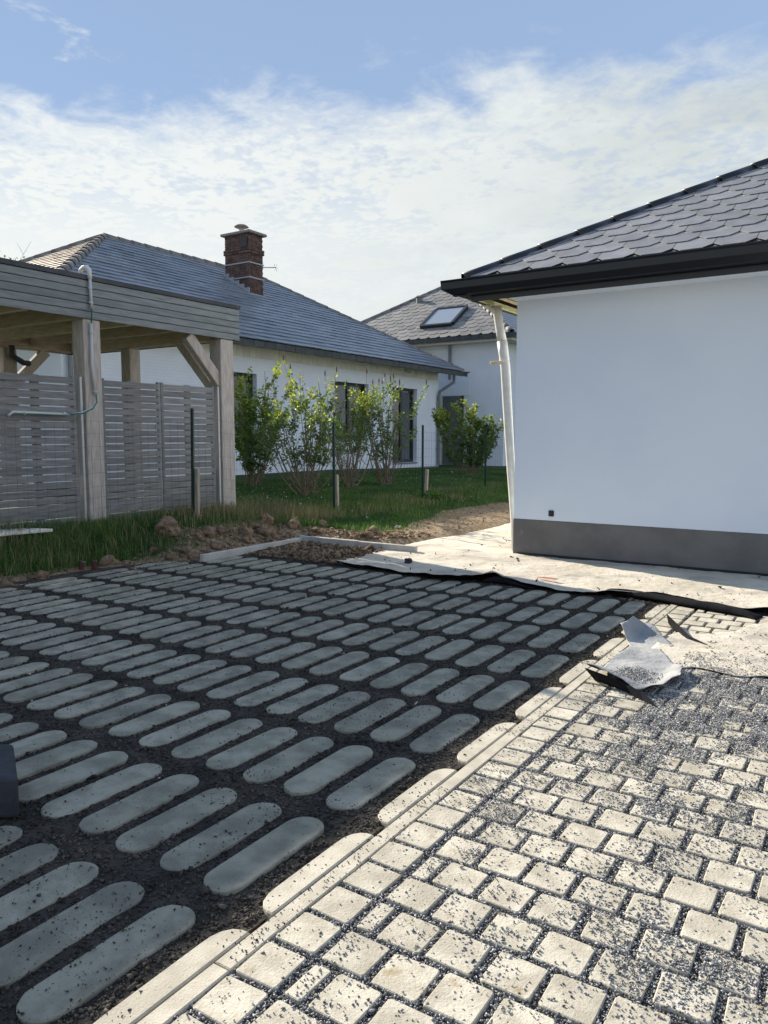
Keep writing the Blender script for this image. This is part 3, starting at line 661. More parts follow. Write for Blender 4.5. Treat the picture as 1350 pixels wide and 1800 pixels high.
# ------------------------------------------------------------------ roof tiling
def clip_poly(P, a, b, c):
    """keep a*u+b*v<=c"""
    out_ = []
    for i in range(len(P)):
        p, q = P[i], P[(i + 1) % len(P)]; dp = a * p[0] + b * p[1] - c; dq = a * q[0] + b * q[1] - c
        if dp <= 0: out_.append(p)
        if (dp < 0 < dq) or (dq < 0 < dp): t_ = dp / (dp - dq); out_.append((p[0] + (q[0] - p[0]) * t_, p[1] + (q[1] - p[1]) * t_))
    return out_
def tile_me(name, P, L, th, tilt, mat_):
    n = len(P); v = [(x, y, tilt * (1 - y / L) + th) for x, y in P] + [(x, y, tilt * (1 - y / L)) for x, y in P]
    f = [tuple(range(n))] + [(i, i + n, (i + 1) % n + n, (i + 1) % n) for i in range(n)]
    me = bpy.data.meshes.new(name); me.from_pydata(v, [], f); me.materials.append(mat_); me.update(); return me
def tile_face(tiles, org, U, Vd, poly, shape, wid, expo, L, th, tilt, mat_, name='roof_tile', stag=.5, jit=.002, base=.0):
    """poly: list of half planes (a,b,c) in uv. collects (size, mesh, matrix)"""
    U = Vector(U).normalized(); Vd = Vector(Vd).normalized(); Nn = U.cross(Vd).normalized()
    full = tile_me(name, shape, L, th, tilt, mat_)
    um = [h for h in poly]; u0, u1, v1 = base, None, None
    U0, U1, V1 = tile_face.rng
    kv = 0; v = 0.0
    while v < V1:
        ku = 0; u = U0 - (wid * stag if kv % 2 else 0)
        while u < U1:
            P = [(x + u, y + v) for x, y in shape]; Q = P
            for (a, b_, c) in poly:
                if Q: Q = clip_poly(Q, a, b_, c)
            if len(Q) >= 3:
                ar = abs(sum(Q[i][0] * Q[(i + 1) % len(Q)][1] - Q[(i + 1) % len(Q)][0] * Q[i][1] for i in range(len(Q)))) / 2
                if ar > .002:
                    pos = Vector(org) + U * u + Vd * v + Nn * random.uniform(0, jit)
                    M = Matrix(((U.x, Vd.x, Nn.x, pos.x), (U.y, Vd.y, Nn.y, pos.y), (U.z, Vd.z, Nn.z, pos.z), (0, 0, 0, 1)))
                    if len(Q) == len(P) and all(abs(Q[i][0] - P[i][0]) < 1e-6 and abs(Q[i][1] - P[i][1]) < 1e-6 for i in range(len(P))): me = full
                    else: me = tile_me(name, [(x - u, y - v) for x, y in Q], L, th, tilt, mat_)
                    c_ = pos + U * wid / 2 + Vd * expo / 2; vis = in_view(*c_)
                    fac = max(0, (Vector((0, 0, CAMH)) - c_).normalized().dot(Nn))
                    tiles.append((ar * fac / (vis[2] ** 2) if vis else 0, me, M, name, mat_))
            u += wid
        v += expo; kv += 1
def place_tiles(tiles, parent, limit=300):
    tiles.sort(key=lambda q: -q[0]); off = Matrix.Translation(-Vector(parent.location)); bym = {}
    for i, (s_, me, M, name, mt) in enumerate(tiles):
        if i < limit and s_ > 0: link(name, me, parent, off @ M)
        else:
            mb_ = bym.setdefault(mt.name, (MB(), mt))[0]; mb_.add([M @ v_.co for v_ in me.vertices], [tuple(p.vertices) for p in me.polygons])
    for mb_, mt in bym.values(): mb_.out('distant_tiles', mt, parent, kind='stuff')
HEXT = lambda w, L, cu, cv: [(cu, 0), (w - cu, 0), (w - .007, cv), (w - .007, L), (.0, L), (.0, cv)]

# ------------------------------------------------------------------ right building
rb = empty('garage_building', (-3.46, 8.0, 0), label='white rendered single storey building with grey plinth and black gutter on the right', cat='building')
WX0, WX1, WY0, WY1 = -3.455, 8.0, 8.0, 15.2
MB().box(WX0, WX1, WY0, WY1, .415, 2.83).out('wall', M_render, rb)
bevel(MB().box(WX0 - .004, WX1 + .004, WY0 - .004, WY1 + .004, -.05, .412).out('plinth', M_plinth, rb), .003)
# bits of mortar / bitumen joint at the foot
MB().box(WX0 + .05, WX1, WY0 - .012, WY0 - .0045, -.02, .040).out('bitumen_joint', M_black, rb)
RX0, RX1, RY0, RY1, RZ = -3.90, 8.45, 7.62, 15.6, 3.035; TP = .56
# soffit, fascia, gutter
fy = 7.70
bevel(MB().box(-3.87, 8.4, fy, fy + .022, 2.795, 2.99).out('fascia', M_black, rb), .003)
MB().box(-3.46, 8.0, fy + .022, 8.0, 2.803, 2.815).out('soffit', M_render, rb)
MB().box(-3.87, -3.848, fy + .022, 15.5, 2.80, 2.93).out('side_fascia_board', mat('raw dark board', (.06, .05, .042), (.10, .085, .07), 20, .9), rb)
MB().box(-3.84, -3.80, 7.74, 15.4, 2.812, 2.858).out('batten', M_batten, rb)
MB().box(-3.80, -3.455, 7.74, 15.4, 2.90, 2.912).out('raw_soffit_board', M_osb, rb)
MB().box(-3.63, -3.585, 7.74, 15.4, 2.845, 2.898).out('batten', M_batten, rb)
# profiled gutter (cross section in y,z) running along X
sec = [(fy, 2.985), (fy, 2.880), (fy - .035, 2.868), (fy - .095, 2.880), (fy - .125, 2.935), (fy - .128, 3.005), (fy - .145, 3.025), (fy - .150, 3.018), (fy - .140, 2.998), (fy - .136, 2.930), (fy - .104, 2.868), (fy - .035, 2.855), (fy, 2.862)]
vs = []; 
for x in (-4.17, 8.6): vs += [(x + (0.0 if x > 0 else (.12 if z < 2.9 else 0.0)), y, z) for y, z in sec]
ns_ = len(sec); fs = [(i, (i + 1) % ns_, (i + 1) % ns_ + ns_, i + ns_) for i in range(ns_)]
build('gutter', vs, fs, M_black, rb)
vs = [(-4.17, fy - .150, 3.022), (-4.17, fy - .128, 2.935), (-4.05, fy - .104, 2.870), (-3.87, fy - .10, 2.862), (-3.87, fy - .0, 2.862), (-3.99, fy, 2.87), (-4.13, fy, 2.94), (-4.17, fy, 3.015)]
build('gutter_end', [(x, y, z) for x, y, z in vs], [tuple(range(8))], M_black, rb)
# left gutter running back (Y direction)
gx_ = -3.87
sec = [(gx_, 2.985), (gx_, 2.880), (gx_ - .05, 2.868), (gx_ - .16, 2.885), (gx_ - .25, 2.965), (gx_ - .29, 3.018), (gx_ - .30, 3.008), (gx_ - .26, 2.955), (gx_ - .17, 2.872), (gx_ - .05, 2.855), (gx_, 2.86)]
vs = []
for y in (fy - .10, 15.7): vs += [(x, y, z) for x, z in sec]
ns_ = len(sec); fs = [(i, (i + 1) % ns_, (i + 1) % ns_ + ns_, i + ns_) for i in range(ns_)]
build('side_gutter', vs, fs, M_black, rb)
# roof deck
RYm = 3.99; xm0 = RX0 + RYm; xm1 = RX1 - RYm; zt = RZ + RYm * TP; ym = RY0 + RYm
build('roof_deck', [(RX0, RY0, RZ - .01), (RX1, RY0, RZ - .01), (RX1, RY1, RZ - .01), (RX0, RY1, RZ - .01), (xm0, ym, zt - .01), (xm1, ym, zt - .01)], [(0, 1, 5, 4), (1, 2, 5), (2, 3, 4, 5), (3, 0, 4), (0, 3, 2, 1)], M_slate, rb)
tiles = []; cs = math.hypot(1, TP); L1 = RYm * cs
tile_face.rng = (.0, RX1 - RX0, L1)
sh = HEXT(.357, .36, .085, .10)
# hip clips in uv: v/cs >= ... plan offset = v/cs ; left hip u >= v/cs ; right hip u <= W - v/cs
tile_face(tiles, (RX0, RY0 - .03, RZ - .012), (1, 0, 0), (0, 1, TP), [(-1, 1 / cs, 0), (1, 1 / cs, RX1 - RX0), (0, 1, L1)], sh, .357, .272, .36, .006, .012, M_slate, jit=.001)
tiles = [q for q in tiles if not (q[0] == 0 and False)]
hk = MB()
for s_, me, M, nm, mt in tiles:
    if s_ > 0 and len(me.vertices) == 12:
        p = M @ Vector((.178, -.002, .022)); hk.bar(p, M @ Vector((.178, .012, .024)), .004, .004)
        p = M @ Vector((.012, .045, .006)); hk.bar(p, M @ Vector((.040, .022, .007)), .009, .002)
place_tiles(tiles, rb)
hk.out('fixing_hooks', M_hook, rb, kind='stuff')
tiles = []; tile_face.rng = (0, RY1 - RY0, L1)
tile_face(tiles, (RX0 - .0, RY1, RZ - .012), (0, -1, 0), (1, 0, TP), [(-1, 1 / cs, 0), (1, 1 / cs, RY1 - RY0), (0, 1, L1)], sh, .357, .272, .36, .006, .012, M_slate)
mb_ = MB()
for s_, me, M, nm, mt in tiles: mb_.add([M @ v_.co for v_ in me.vertices], [tuple(p.vertices) for p in me.polygons])
mb_.out('side_slates', M_slate, rb, kind='stuff')
build('starter_slate', [(RX0 + .04, RY0 - .040, RZ - .031), (RX1 - .04, RY0 - .040, RZ - .031), (RX1 - .15, RY0 + .15, RZ + .075), (RX0 + .15, RY0 + .15, RZ + .075)], [(0, 1, 2, 3)], M_slate, rb)
# hip capping: half-round pieces
def half_round(a, b, r0, r1, n=9, ins=.012):
    a = Vector(a); b = Vector(b); d = (b - a).normalized(); x = d.cross(Vector((0, 0, 1))).normalized(); y = x.cross(d).normalized(); v = []
    for p, r in ((a, r0), (b, r1), (b, r1 - ins), (a, r0 - ins)):
        for j in range(n): t_ = PI * (j / (n - 1)) * 1.1 - .05 * PI; v.append(p + x * math.cos(t_) * r + y * math.sin(t_) * r)
    f = []
    for k0 in range(4):
        for j in range(n - 1): a_ = k0 * n + j; b_ = ((k0 + 1) % 4) * n + j; f.append((a_, a_ + 1, b_ + 1, b_))
    return v, f
def hip_caps(parent, a, b, piece, r, mt, name='ridge_tile', lift=.0, over=.03, taper=.90):
    a = Vector(a); b = Vector(b); n = max(1, round((b - a).length / piece)); d = (b - a) / n
    for i in range(n):
        p = a + d * i; q = a + d * (i + 1) + d.normalized() * over
        v, f = half_round(p + Vector((0, 0, lift)), q + Vector((0, 0, lift - .006)), r, r * taper)
        build(name, v, f, mt, parent, smooth=True)
hip_caps(rb, (RX0 - .01, RY0 - .01, RZ - .015), (xm0, ym, zt + .0), .46, .072, M_black)
hip_caps(rb, (xm0, ym, zt), (xm1, ym, zt), .46, .072, M_black)
# small black wall outlet
o = MB().box(-3.043, -2.985, 7.985, 8.0, .463, .527).out('wall_outlet', M_black, None, label='small black box set low in the white wall', cat='socket'); bevel(o, .004)
MB().box(-3.036, -2.992, 7.980, 7.985, .470, .520).out('lid', M_dark, o)

# provisional white downpipe
dp = empty('downpipe', (-3.5, 8.1, 0), label='crooked provisional white plastic downpipe hanging beside the corner of the rendered building', cat='downpipe')
P0 = [(-3.93, 8.02, 2.86), (-3.86, 8.05, 2.80), (-3.80, 8.07, 2.765), (-3.745, 8.08, 2.72)]
MB().tube(P0, [.022, .026, .028, .032], 12).out('elbow', M_white, dp, smooth=True)
MB().tube([(-3.80, 8.08, 2.77), (-3.772, 8.08, 2.772)], .03, 12).out('seal', M_alu, dp, smooth=True)
MB().tube([(-3.745, 8.10, 2.79), (-3.735, 8.10, 2.70), (-3.70, 8.10, 2.52), (-3.67, 8.10, 2.38)], [.054, .048, .050, .052], 16).out('upper_pipe', M_white, dp, smooth=True)
MB().tube([(-3.675, 8.10, 2.395), (-3.655, 8.10, 2.27), (-3.63, 8.10, 2.10), (-3.585, 8.10, 1.5), (-3.545, 8.11, .95), (-3.50, 8.13, .4), (-3.49, 8.15, .03)], [.058, .056, .055, .052, .048, .048, .048], 16).out('lower_pipe', M_white, dp, smooth=True)
bl = empty('wood_block', (-3.70, 8.04, 2.15), label='splintered pale wood block tied to the white downpipe', cat='wood block')
o = MB().box(-3.78, -3.655, 8.01, 8.045, 2.135, 2.175).out('block', mat('split pine', (.60, .47, .30), (.75, .66, .50), 30, .8, .6, 60), bl); bevel(o, .006)
MB().tube([(-3.66, 8.02, 2.165), (-3.60, 8.035, 2.168), (-3.57, 8.08, 2.17)], .004, 6).out('tie', M_white, bl)

# ------------------------------------------------------------------ near neighbour house (H1)
h1 = empty('neighbour_house', (-12.3, 8.5, .35), label='long white painted brick bungalow with blue grey tiled hip roof and brick chimney', cat='house')
HX = -12.3; HY0, HY1 = 8.45, 22.2; HZ0, HZ1 = .38, 3.13
wins = [(11.9, 13.52, 1.25, 2.77), (16.55, 18.14, 1.28, 2.79), (19.40, 20.83, .53, 2.79)]
mb = MB(); y = HY0; TH = .30
ys_ = [HY0] + [v_ for w_ in wins for v_ in w_[:2]] + [HY1]
for i in range(0, len(ys_), 2): mb.box(HX - TH, HX, ys_[i], ys_[i + 1], HZ0, HZ1)
for (a_, b_, c_, d_) in wins:
    mb.box(HX - TH, HX, a_, b_, d_, HZ1)
    if c_ > HZ0 + .01: mb.box(HX - TH, HX, a_, b_, HZ0, c_)
mb.out('wall', M_bwall, h1)
MB().box(HX - 9.4, HX - TH - .002, HY0, HY0 + .3, HZ0, HZ1 + .3).out('wall', M_bwall2, h1)
MB().box(HX - TH - .02, HX - TH, HY0 + .31, HY1 - .3, HZ0, HZ1 + .2).out('inner_wall', M_dark, h1)
MB().box(HX - 9.4, HX - .01, HY1 - .3, HY1 - .002, HZ1 * 0 + 2.72, HZ1 + .3).out('wall', M_bwall2, h1)
MB().box(HX - TH, HX - .012, HY0, HY1, HZ1 + .001, HZ1 + .30).out('frieze_backing', M_cream, h1)
bevel(MB().box(HX - TH, HX + .02, HY0 - .01, HY1 + .01, .05, .379).out('plinth', mat('grey plinth', (.26, .27, .28), (.32, .33, .34), 4, .8), h1), .004)
nb = 0; y = HY0
while y < HY1 - .1:
    if y > 12.2 or y < 9.9:
        me_ = None
        o = MB().box(HX - .0118, HX + random.uniform(0, .014), y + .006, y + .204, HZ1 + .012, HZ1 + .285).out('brick', M_cream, h1); nb += 1
    y += .21
# soffit + windows
MB().box(HX - .0, -11.98, HY0 - .45, HY1 + .85, 3.40, 3.415).out('soffit', M_cream, h1)
MB().box(-12.0, -11.975, HY0 - .45, HY1 + .85, 3.335, 3.40).out('eave_board', M_cream, h1)
def window(parent, a_, b_, c_, d_, x, split=True, curtain=False, door=False):
    w = empty('window' if not door else 'glazed_door', (x, (a_ + b_) / 2, c_) - Vector(parent.location) if False else Vector((x, (a_ + b_) / 2, c_)) - Vector(parent.location)); w.parent = parent
    mb = MB(); x0, x1 = x - .20, x - .13; f_ = .075
    mb.box(x0, x1, a_, a_ + f_, c_, d_); mb.box(x0, x1, b_ - f_, b_, c_, d_); mb.box(x0, x1, a_ + f_, b_ - f_, d_ - f_, d_); mb.box(x0, x1, a_ + f_, b_ - f_, c_, c_ + f_)
    if split: mb.box(x0 + .005, x1 - .005, (a_ + b_) / 2 - .05, (a_ + b_) / 2 + .05, c_ + f_, d_ - f_)
    # shift into parent frame: build() handles nested locations
    mb.out('frame', M_dark, w)
    MB().box(x0 + .02, x0 + .03, a_ + f_, b_ - f_, c_ + f_, d_ - f_).out('pane', M_glass, w)
    MB().box(x - .128, x - .0, b_ + .0005, b_ + .012, c_, d_ + .0).out('reveal', M_reveal, w) if False else None
    MB().box(x - .128, x + .035, a_, b_, c_ - .035, c_ - .001).out('sill', M_zinc, w)
    return w
for i, (a_, b_, c_, d_) in enumerate(wins): window(h1, a_, b_, c_, d_, HX, True, door=(i == 2))
# curtain strip seen behind the glazed door
mb = MB()
for k_ in range(7): mb.box(HX - .165 + .004 * (k_ % 2), HX - .160 + .004 * (k_ % 2), 20.2 + k_ * .06, 20.255 + k_ * .06, .62, 2.68)
mb.out('curtain', mat('grey curtain', (.10, .115, .13), (.14, .155, .17), 6, .8), h1)
# roof geometry
EX = -11.90; EZ = 3.47; EW = 4.8; TP1 = (6.28 - 3.47) / 4.8; EY0, EY1 = 7.55, 23.115; RYa, RYb = 12.80, EY1 - EW; RZ1 = 6.28
BX = EX - 2 * EW; MX = EX - EW
build('roof_deck', [(EX, EY0, EZ), (EX, EY1, EZ), (BX, EY1, EZ), (BX, EY0, EZ), (MX, RYa, RZ1), (MX, RYb, RZ1)], [(0, 1, 5, 4), (1, 2, 5), (2, 3, 4, 5), (3, 0, 4), (3, 2, 1, 0)], M_deck, h1)
cs1 = math.hypot(1, TP1); L1 = EW * cs1
def flat_tile(w, L): return [(0, 0), (w * .5, -.012), (w - .004, 0), (w - .004, L), (0, L)]
tiles = []; tile_face.rng = (-.1, EY1 - EY0 + .2, L1)
# +X face: u along +Y?  U x V must point outwards (+X,+Z): U=(0,1,0), V=(-1,0,tp) -> U x V = (tp,0,1)
sA = (RYa - EY0) / L1; sB = (EY1 - RYb) / L1
tile_face(tiles, (EX + .05, EY0, EZ - .02), (0, 1, 0), (-1, 0, TP1), [(-1, sA, 0), (1, sB, EY1 - EY0), (0, 1, L1)], flat_tile(.33, .33), .33, .235, .33, .022, .034, M_tile1, jit=.006, stag=.5)
TY = (RZ1 - EZ) / (RYa - EY0); csy = math.hypot(1, TY); L2 = (RYa - EY0) * csy
tile_face.rng = (-.1, 2 * EW + .2, L2); s2 = EW / L2
tile_face(tiles, (BX, EY0 - .04, EZ - .02), (1, 0, 0), (0, 1, TY), [(-1, s2, 0), (1, s2, 2 * EW), (0, 1, L2)], flat_tile(.33, .33), .33, .235, .33, .020, .030, M_tile1b, jit=.006)
place_tiles(tiles, h1)
hip_caps(h1, (EX + .02, EY0 - .02, EZ + .01), (MX, RYa, RZ1 + .02), .40, .12, M_ridge, taper=.82)
hip_caps(h1, (BX, EY0 - .02, EZ + .01), (MX, RYa, RZ1 + .02), .42, .11, M_ridge, taper=.85)
hip_caps(h1, (MX, RYa, RZ1 + .02), (MX, RYb, RZ1 + .02), .42, .11, M_ridge, taper=.88)
hip_caps(h1, (EX + .02, EY1 + .0, EZ + .01), (MX, RYb, RZ1 + .02), .42, .09, M_ridge, taper=.88)
# eave cladding pieces
y = EY0
while y < EY1 - .05:
    z_ = random.uniform(-.004, .004); M_ = MB().box(EX + .02, EX + .052 + random.uniform(0, .006), y + .004, y + .352, 3.318 + z_, 3.462).out('eave_tile', M_gut, h1)
    y += .36
MB().box(EX - .10, EX + .018, EY0, EY1, 3.335, 3.455).out('gutter', M_zinc, h1)
# pointed gutter end at the right corner
build('gutter_end', [(EX + .06, EY1 - .03, 3.47), (EX + .16, EY1 + .30, 3.48), (EX + .05, EY1 + .05, 3.36), (EX - .10, EY1 - .03, 3.33), (EX - .10, EY1 + .20, 3.47)], [(0, 1, 2), (0, 2, 3), (2, 1, 4, 3), (0, 3, 4, 1)], M_gut, h1)
dpn = empty('downpipe', Vector((HX, HY1, 0)) - Vector(h1.location)); dpn.parent = h1
MB().tube([(EX - .05, 22.62, 3.34), (EX - .05, 22.62, 3.10), (HX + .10, 22.12, 2.78), (HX + .07, 22.10, 2.62), (HX + .07, 22.10, .40)], .05, 10).out('pipe', M_zinc, dpn, smooth=False)
for z_ in (2.2, .9): MB().tube([(HX + .07, 22.10, z_), (HX + .07, 22.10, z_ + .035)], .060, 10).out('bracket', M_zinc, dpn)
dpn = empty('downpipe', Vector((HX, HY0, 0)) - Vector(h1.location)); dpn.parent = h1
MB().tube([(HX + .09, HY0 + .12, 3.34), (HX + .09, HY0 + .12, .40)], .045, 10).out('pipe', M_zinc, dpn)
# security lamp under the eave
o = MB().tube([(HX + .02, 20.1, 3.33), (HX + .10, 20.1, 3.30), (HX + .18, 20.15, 3.24)], [.03, .035, .045], 8).out('eave_lamp', M_alu, h1)
# chimney
ch = empty('chimney', Vector((-15.25, 16.45, 5.0)) - Vector(h1.location)); ch.parent = h1
CX0, CX1, CY0, CY1 = -15.72, -14.82, 16.06, 16.62; CZ1 = 6.85
MB().box(CX0 + .012, CX1 - .012, CY0 + .012, CY1 - .012, 4.9, CZ1 - .01).out('mortar_core', M_mortar, ch)
bk_ = MB(); z = 4.95; r_ = 0
while z < CZ1 - .06:
    ex = .03 if 6.30 < z < 6.42 else 0.0; sh_ = .11 if r_ % 2 else 0
    for (fx, a0, a1) in (('y', CX0 - ex, CX1 + ex), ('x', CY0 - ex, CY1 + ex)):
        a = a0 - sh_
        while a < a1 - .02:
            p, q = max(a, a0), min(a + .21, a1)
            if q - p > .03:
                jz = random.uniform(-.003, .003)
                if fx == 'y': bk_.box(p, q, CY0 - ex - jz, CY0 + .03, z, z + .062)
                else: bk_.box(CX1 - .03, CX1 + ex + jz, p, q, z, z + .062)
            a += .22
    z += .073; r_ += 1
bk_.out('brickwork', M_redbrick, ch, kind='stuff')
for z_ in (5.66, 6.06): MB().box(CX0 - .02, CX1 + .02, CY0 - .02, CY1 + .02, z_, z_ + .035).out('steel_band', M_alu, ch)
bevel(MB().box(CX0 - .09, CX1 + .09, CY0 - .09, CY1 + .09, CZ1, CZ1 + .07).out('cap', M_mortar, ch), .012)
MB().box(CX1 - .30, CX1 - .05, CY0 - .025, CY0 - .006, CZ1 - .36, CZ1 - .10).out('flue_vent', M_black, ch)
mb = MB(); mb.tube([(-15.35, 16.34, CZ1 + .06), (-15.35, 16.34, CZ1 + .26)], .07, 10); mb.out('flue_pipe', M_alu, ch)
MB().tube([(-15.35, 16.34, CZ1 + .24), (-15.35, 16.34, CZ1 + .28), (-15.35, 16.34, CZ1 + .33), (-15.35, 16.34, CZ1 + .345)], [.10, .21, .14, .03], 14).out('cowl', M_mortar, ch, smooth=True)
mb = MB()   # stepped flashing up the side
for i in range(5):
    x = CX1 + .02 - i * .19; z_ = EZ + (EX - x) * TP1 + .02
    mb.box(x - .19, x - .002, CY0 - .035, CY0 - .012, z_ - .02, z_ + .21)
mb.out('flashing', M_lead, ch)
MB().box(CX1 + .004, CX1 + .05, CY0 - .04, CY1 + .04, EZ + (EX - CX1) * TP1 - .03, EZ + (EX - CX1) * TP1 + .06).out('apron_flashing', M_lead, ch)
an = MB(); c_ = Vector((-14.62, 16.70, 6.02)); an.tube([(CX1, 16.6, 6.02), c_ + Vector((.1, .1, 0))], .012, 6)
for a in range(6): an.tube([c_ + Vector((.1, .1, 0)), c_ + Vector((.1 + .0 * a, .1 + .11 * math.cos(a * PI / 3), .11 * math.sin(a * PI / 3)))], .005, 5)
an.tube([(CX1, 16.6, 6.02), (CX1, 16.6, 6.3)], .01, 6)
an.out('aerial', M_alu, ch)

# link section with a narrow grey door between the two houses
MB().box(-13.6, -12.05, 24.0 - .03, 24.0 - .001, 2.74, 3.25).out('lintel_panel', M_render, h1)
ld = empty('side_door', Vector((-12.9, 23.95, .3)) - Vector(h1.location)); ld.parent = h1
MB().box(-13.10, -12.36, 23.955, 23.985, .30, 2.73).out('leaf', mat('grey door panel', (.11, .135, .155), (.14, .165, .185), 3, .45), ld)
MB().box(-12.355, -12.29, 23.94, 23.99, .30, 2.735).out('frame', M_dark, ld)
MB().box(-12.46, -12.42, 23.92, 23.954, 1.25, 1.45).out('handle', M_alu, ld)
MB().box(-14.2, -12.05, 22.2, 24.0, .0, .302).out('threshold', M_conc, h1)

# ------------------------------------------------------------------ far house (H2)
h2 = empty('far_house', (-12, 24, .2), label='taller white house behind the shrubs with grey slate roof and a skylight', cat='house')
AX = -10.38; AY = 23.6; AZ = 4.705; AW = 4.3; AXL = AX - 8.6; TP2 = .64; AZT = AZ + AW * TP2
MB().box(AXL + .4, AX - .42, 24.0, 32.0, .0, 4.48).out('wall', M_bwall2, h2)
MB().box(AXL, AX + .0, AY + .03, 24.0, 4.48, 4.60).out('soffit', M_cream, h2)
MB().box(AX - .42 + .002, AX, 24.0, 32.5, 4.48, 4.60).out('soffit', M_cream, h2)
build('roof_deck', [(AXL, AY, AZ), (AX, AY, AZ), (AX, 32.4, AZ), (AXL, 32.4, AZ), (AX - AW, AY + AW, AZT), (AX - AW, 32.4 - AW, AZT)], [(0, 1, 4), (1, 2, 5, 4), (2, 3, 5), (3, 0, 4, 5), (0, 3, 2, 1)], M_deck, h2)
cs2 = math.hypot(1, TP2); L3 = AW * cs2; tiles = []; sh2 = HEXT(.40, .42, .10, .11)
tile_face.rng = (-.1, 8.8, L3)
tile_face(tiles, (AXL, AY - .04, AZ - .01), (1, 0, 0), (0, 1, TP2), [(-1, 1 / cs2, 0), (1, 1 / cs2, 8.6), (0, 1, L3)], sh2, .40, .30, .42, .010, .016, M_slate2, jit=.004)
tile_face.rng = (-.1, 8.9, L3)
tile_face(tiles, (AX + .04, AY, AZ - .01), (0, 1, 0), (-1, 0, TP2), [(-1, 1 / cs2, 0), (1, 1 / cs2, 8.8), (0, 1, L3)], flat_tile(.40, .42), .40, .30, .42, .010, .016, M_tile1, jit=.004)
place_tiles(tiles, h2)
hip_caps(h2, (AX + .02, AY - .02, AZ + .01), (AX - AW, AY + AW, AZT + .02), .42, .10, M_ridge, taper=.85)
hip_caps(h2, (AXL, AY - .02, AZ + .01), (AX - AW, AY + AW, AZT + .02), .42, .09, M_ridge, taper=.88)
x = AXL
while x < AX - .05:
    MB().box(x + .005, x + .395, AY - .075, AY - .04, AZ - .16 + random.uniform(-.005, .005), AZ - .01).out('eave_tile', M_gut, h2); x += .40
MB().box(AXL, AX, AY - .04, AY + .06, AZ - .13, AZ - .02).out('gutter', M_zinc, h2)
MB().box(AX - .02, AX + .06, AY, 32.4, AZ - .15, AZ - .02).out('gutter', M_zinc, h2)
MB().tube([(-12.80, 23.90, 4.58), (-12.80, 23.90, 3.3), ], .055, 10).out('downpipe', M_zinc, h2)
def onroof(u, v, k=0):  # plan x, plan y -> point on front slope lifted k along normal
    nrm = Vector((0, -TP2, 1)).normalized(); return Vector((u, v, AZ + (v - AY) * TP2)) + nrm * k
sk = empty('skylight', Vector((-13.55, 24.9, 5.5)) - Vector(h2.location)); sk.parent = h2
x0, x1, y0, y1 = -14.20, -12.94, 24.32, 25.52
def rbar(a, b, w, h, k): 
    return MB().bar(onroof(*a, k), onroof(*b, k), w, h, up=(0, -TP2, 1))
for a, b in (((x0, y0), (x1, y0)), ((x0, y1), (x1, y1)), ((x0, y0 + .05), (x0, y1 - .05)), ((x1, y0 + .05), (x1, y1 - .05))): rbar(a, b, .11, .12, .09).out('frame', M_dark, sk)
q = [onroof(x0 + .05, y0 + .04, .12), onroof(x1 - .05, y0 + .04, .12), onroof(x1 - .05, y1 - .04, .12), onroof(x0 + .05, y1 - .04, .12)]
MB().poly(q, Vector((0, TP2, -1)).normalized() * .02).out('pane', M_sky, sk)
v_ = empty('roof_vent', Vector((-15.5, 26.45, 6.5)) - Vector(h2.location)); v_.parent = h2
p = onroof(-15.53, 26.45, 0); MB().tube([p, p + Vector((0, -.05, .20))], [.13, .10], 10).out('pipe', M_zinc, v_); MB().tube([p + Vector((0, -.05, .19)), p + Vector((0, -.05, .25))], [.15, .09], 10).out('hood', M_mortar, v_)

# ------------------------------------------------------------------ carport
cp = empty('carport', (-8.2, 6.0, .25), label='grey carport with weathered oak posts and a boarded flat roof edge', cat='carport')
FX = -8.15; CYA, CYB = 1.2, 8.60; RXB = -12.0
def board(o): return bevel(o, .004)
# fascia: five boards
bh = .0835
for i in range(5):
    z0 = 2.75 + i * (bh + .008)
    board(MB().box(FX - .022, FX + (0 if i < 4 else .0), CYA, CYB, z0, z0 + bh).out('fascia_board', M_fascia, cp))
    board(MB().box(RXB, FX - .024, CYB - .022, CYB, z0, z0 + bh).out('fascia_board', M_fascia, cp))
MB().box(FX - .04, FX - .0235, CYA, CYB - .024, 2.76, 3.19).out('fascia_backing', M_black, cp)
MB().box(FX - .10, FX + .014, CYA, CYB + .012, 3.207, 3.262).out('roof_trim', M_cap, cp)
MB().box(RXB, FX - .101, CYA, CYB + .012, 3.17, 3.225).out('roof_trim', M_cap, cp)
MB().box(RXB, FX - .045, CYA, CYB - .03, 3.135, 3.165).out('roof_deck', mat('dark deck boards', (.10, .07, .05), (.15, .11, .08), 6, .85, stretch=(6, .9, 6)), cp)
PZ = 2.75
def post(x0, x1, y0, y1, zb=.05, zt=PZ, mt=M_wood): return bevel(MB().box(x0, x1, y0, y1, zb, zt).out('post', mt, cp), .012, 2)
post(-8.40, -8.17, 5.93, 6.17, zt=2.745); post(-8.40, -8.17, 8.22, 8.48, zt=2.745); post(-8.40, -8.17, 2.2, 2.44, zt=2.745)
post(-10.46, -10.24, 8.27, 8.48, zt=2.74); post(-11.95, -11.73, 7.05, 7.27, zt=2.74); post(-11.95, -11.73, 3.0, 3.22, zt=2.74)
bevel(MB().box(-8.385, -8.185, CYA + .1, 8.5, 2.9, 3.13).out('beam', M_woody, cp), .006)
bevel(MB().box(-11.95, -11.75, CYA + .1, 8.5, 2.742, 2.94).out('beam', M_woody, cp), .006)
bevel(MB().box(-12.0, -8.42, 8.27, 8.45, 2.742, 2.93).out('beam', M_woodh, cp), .006)
y = 1.6
while y < 8.2:
    bevel(MB().box(-11.98, -8.40, y, y + .075, 2.785, 2.955).out('rafter', M_woodh, cp), .004)
    y += .74
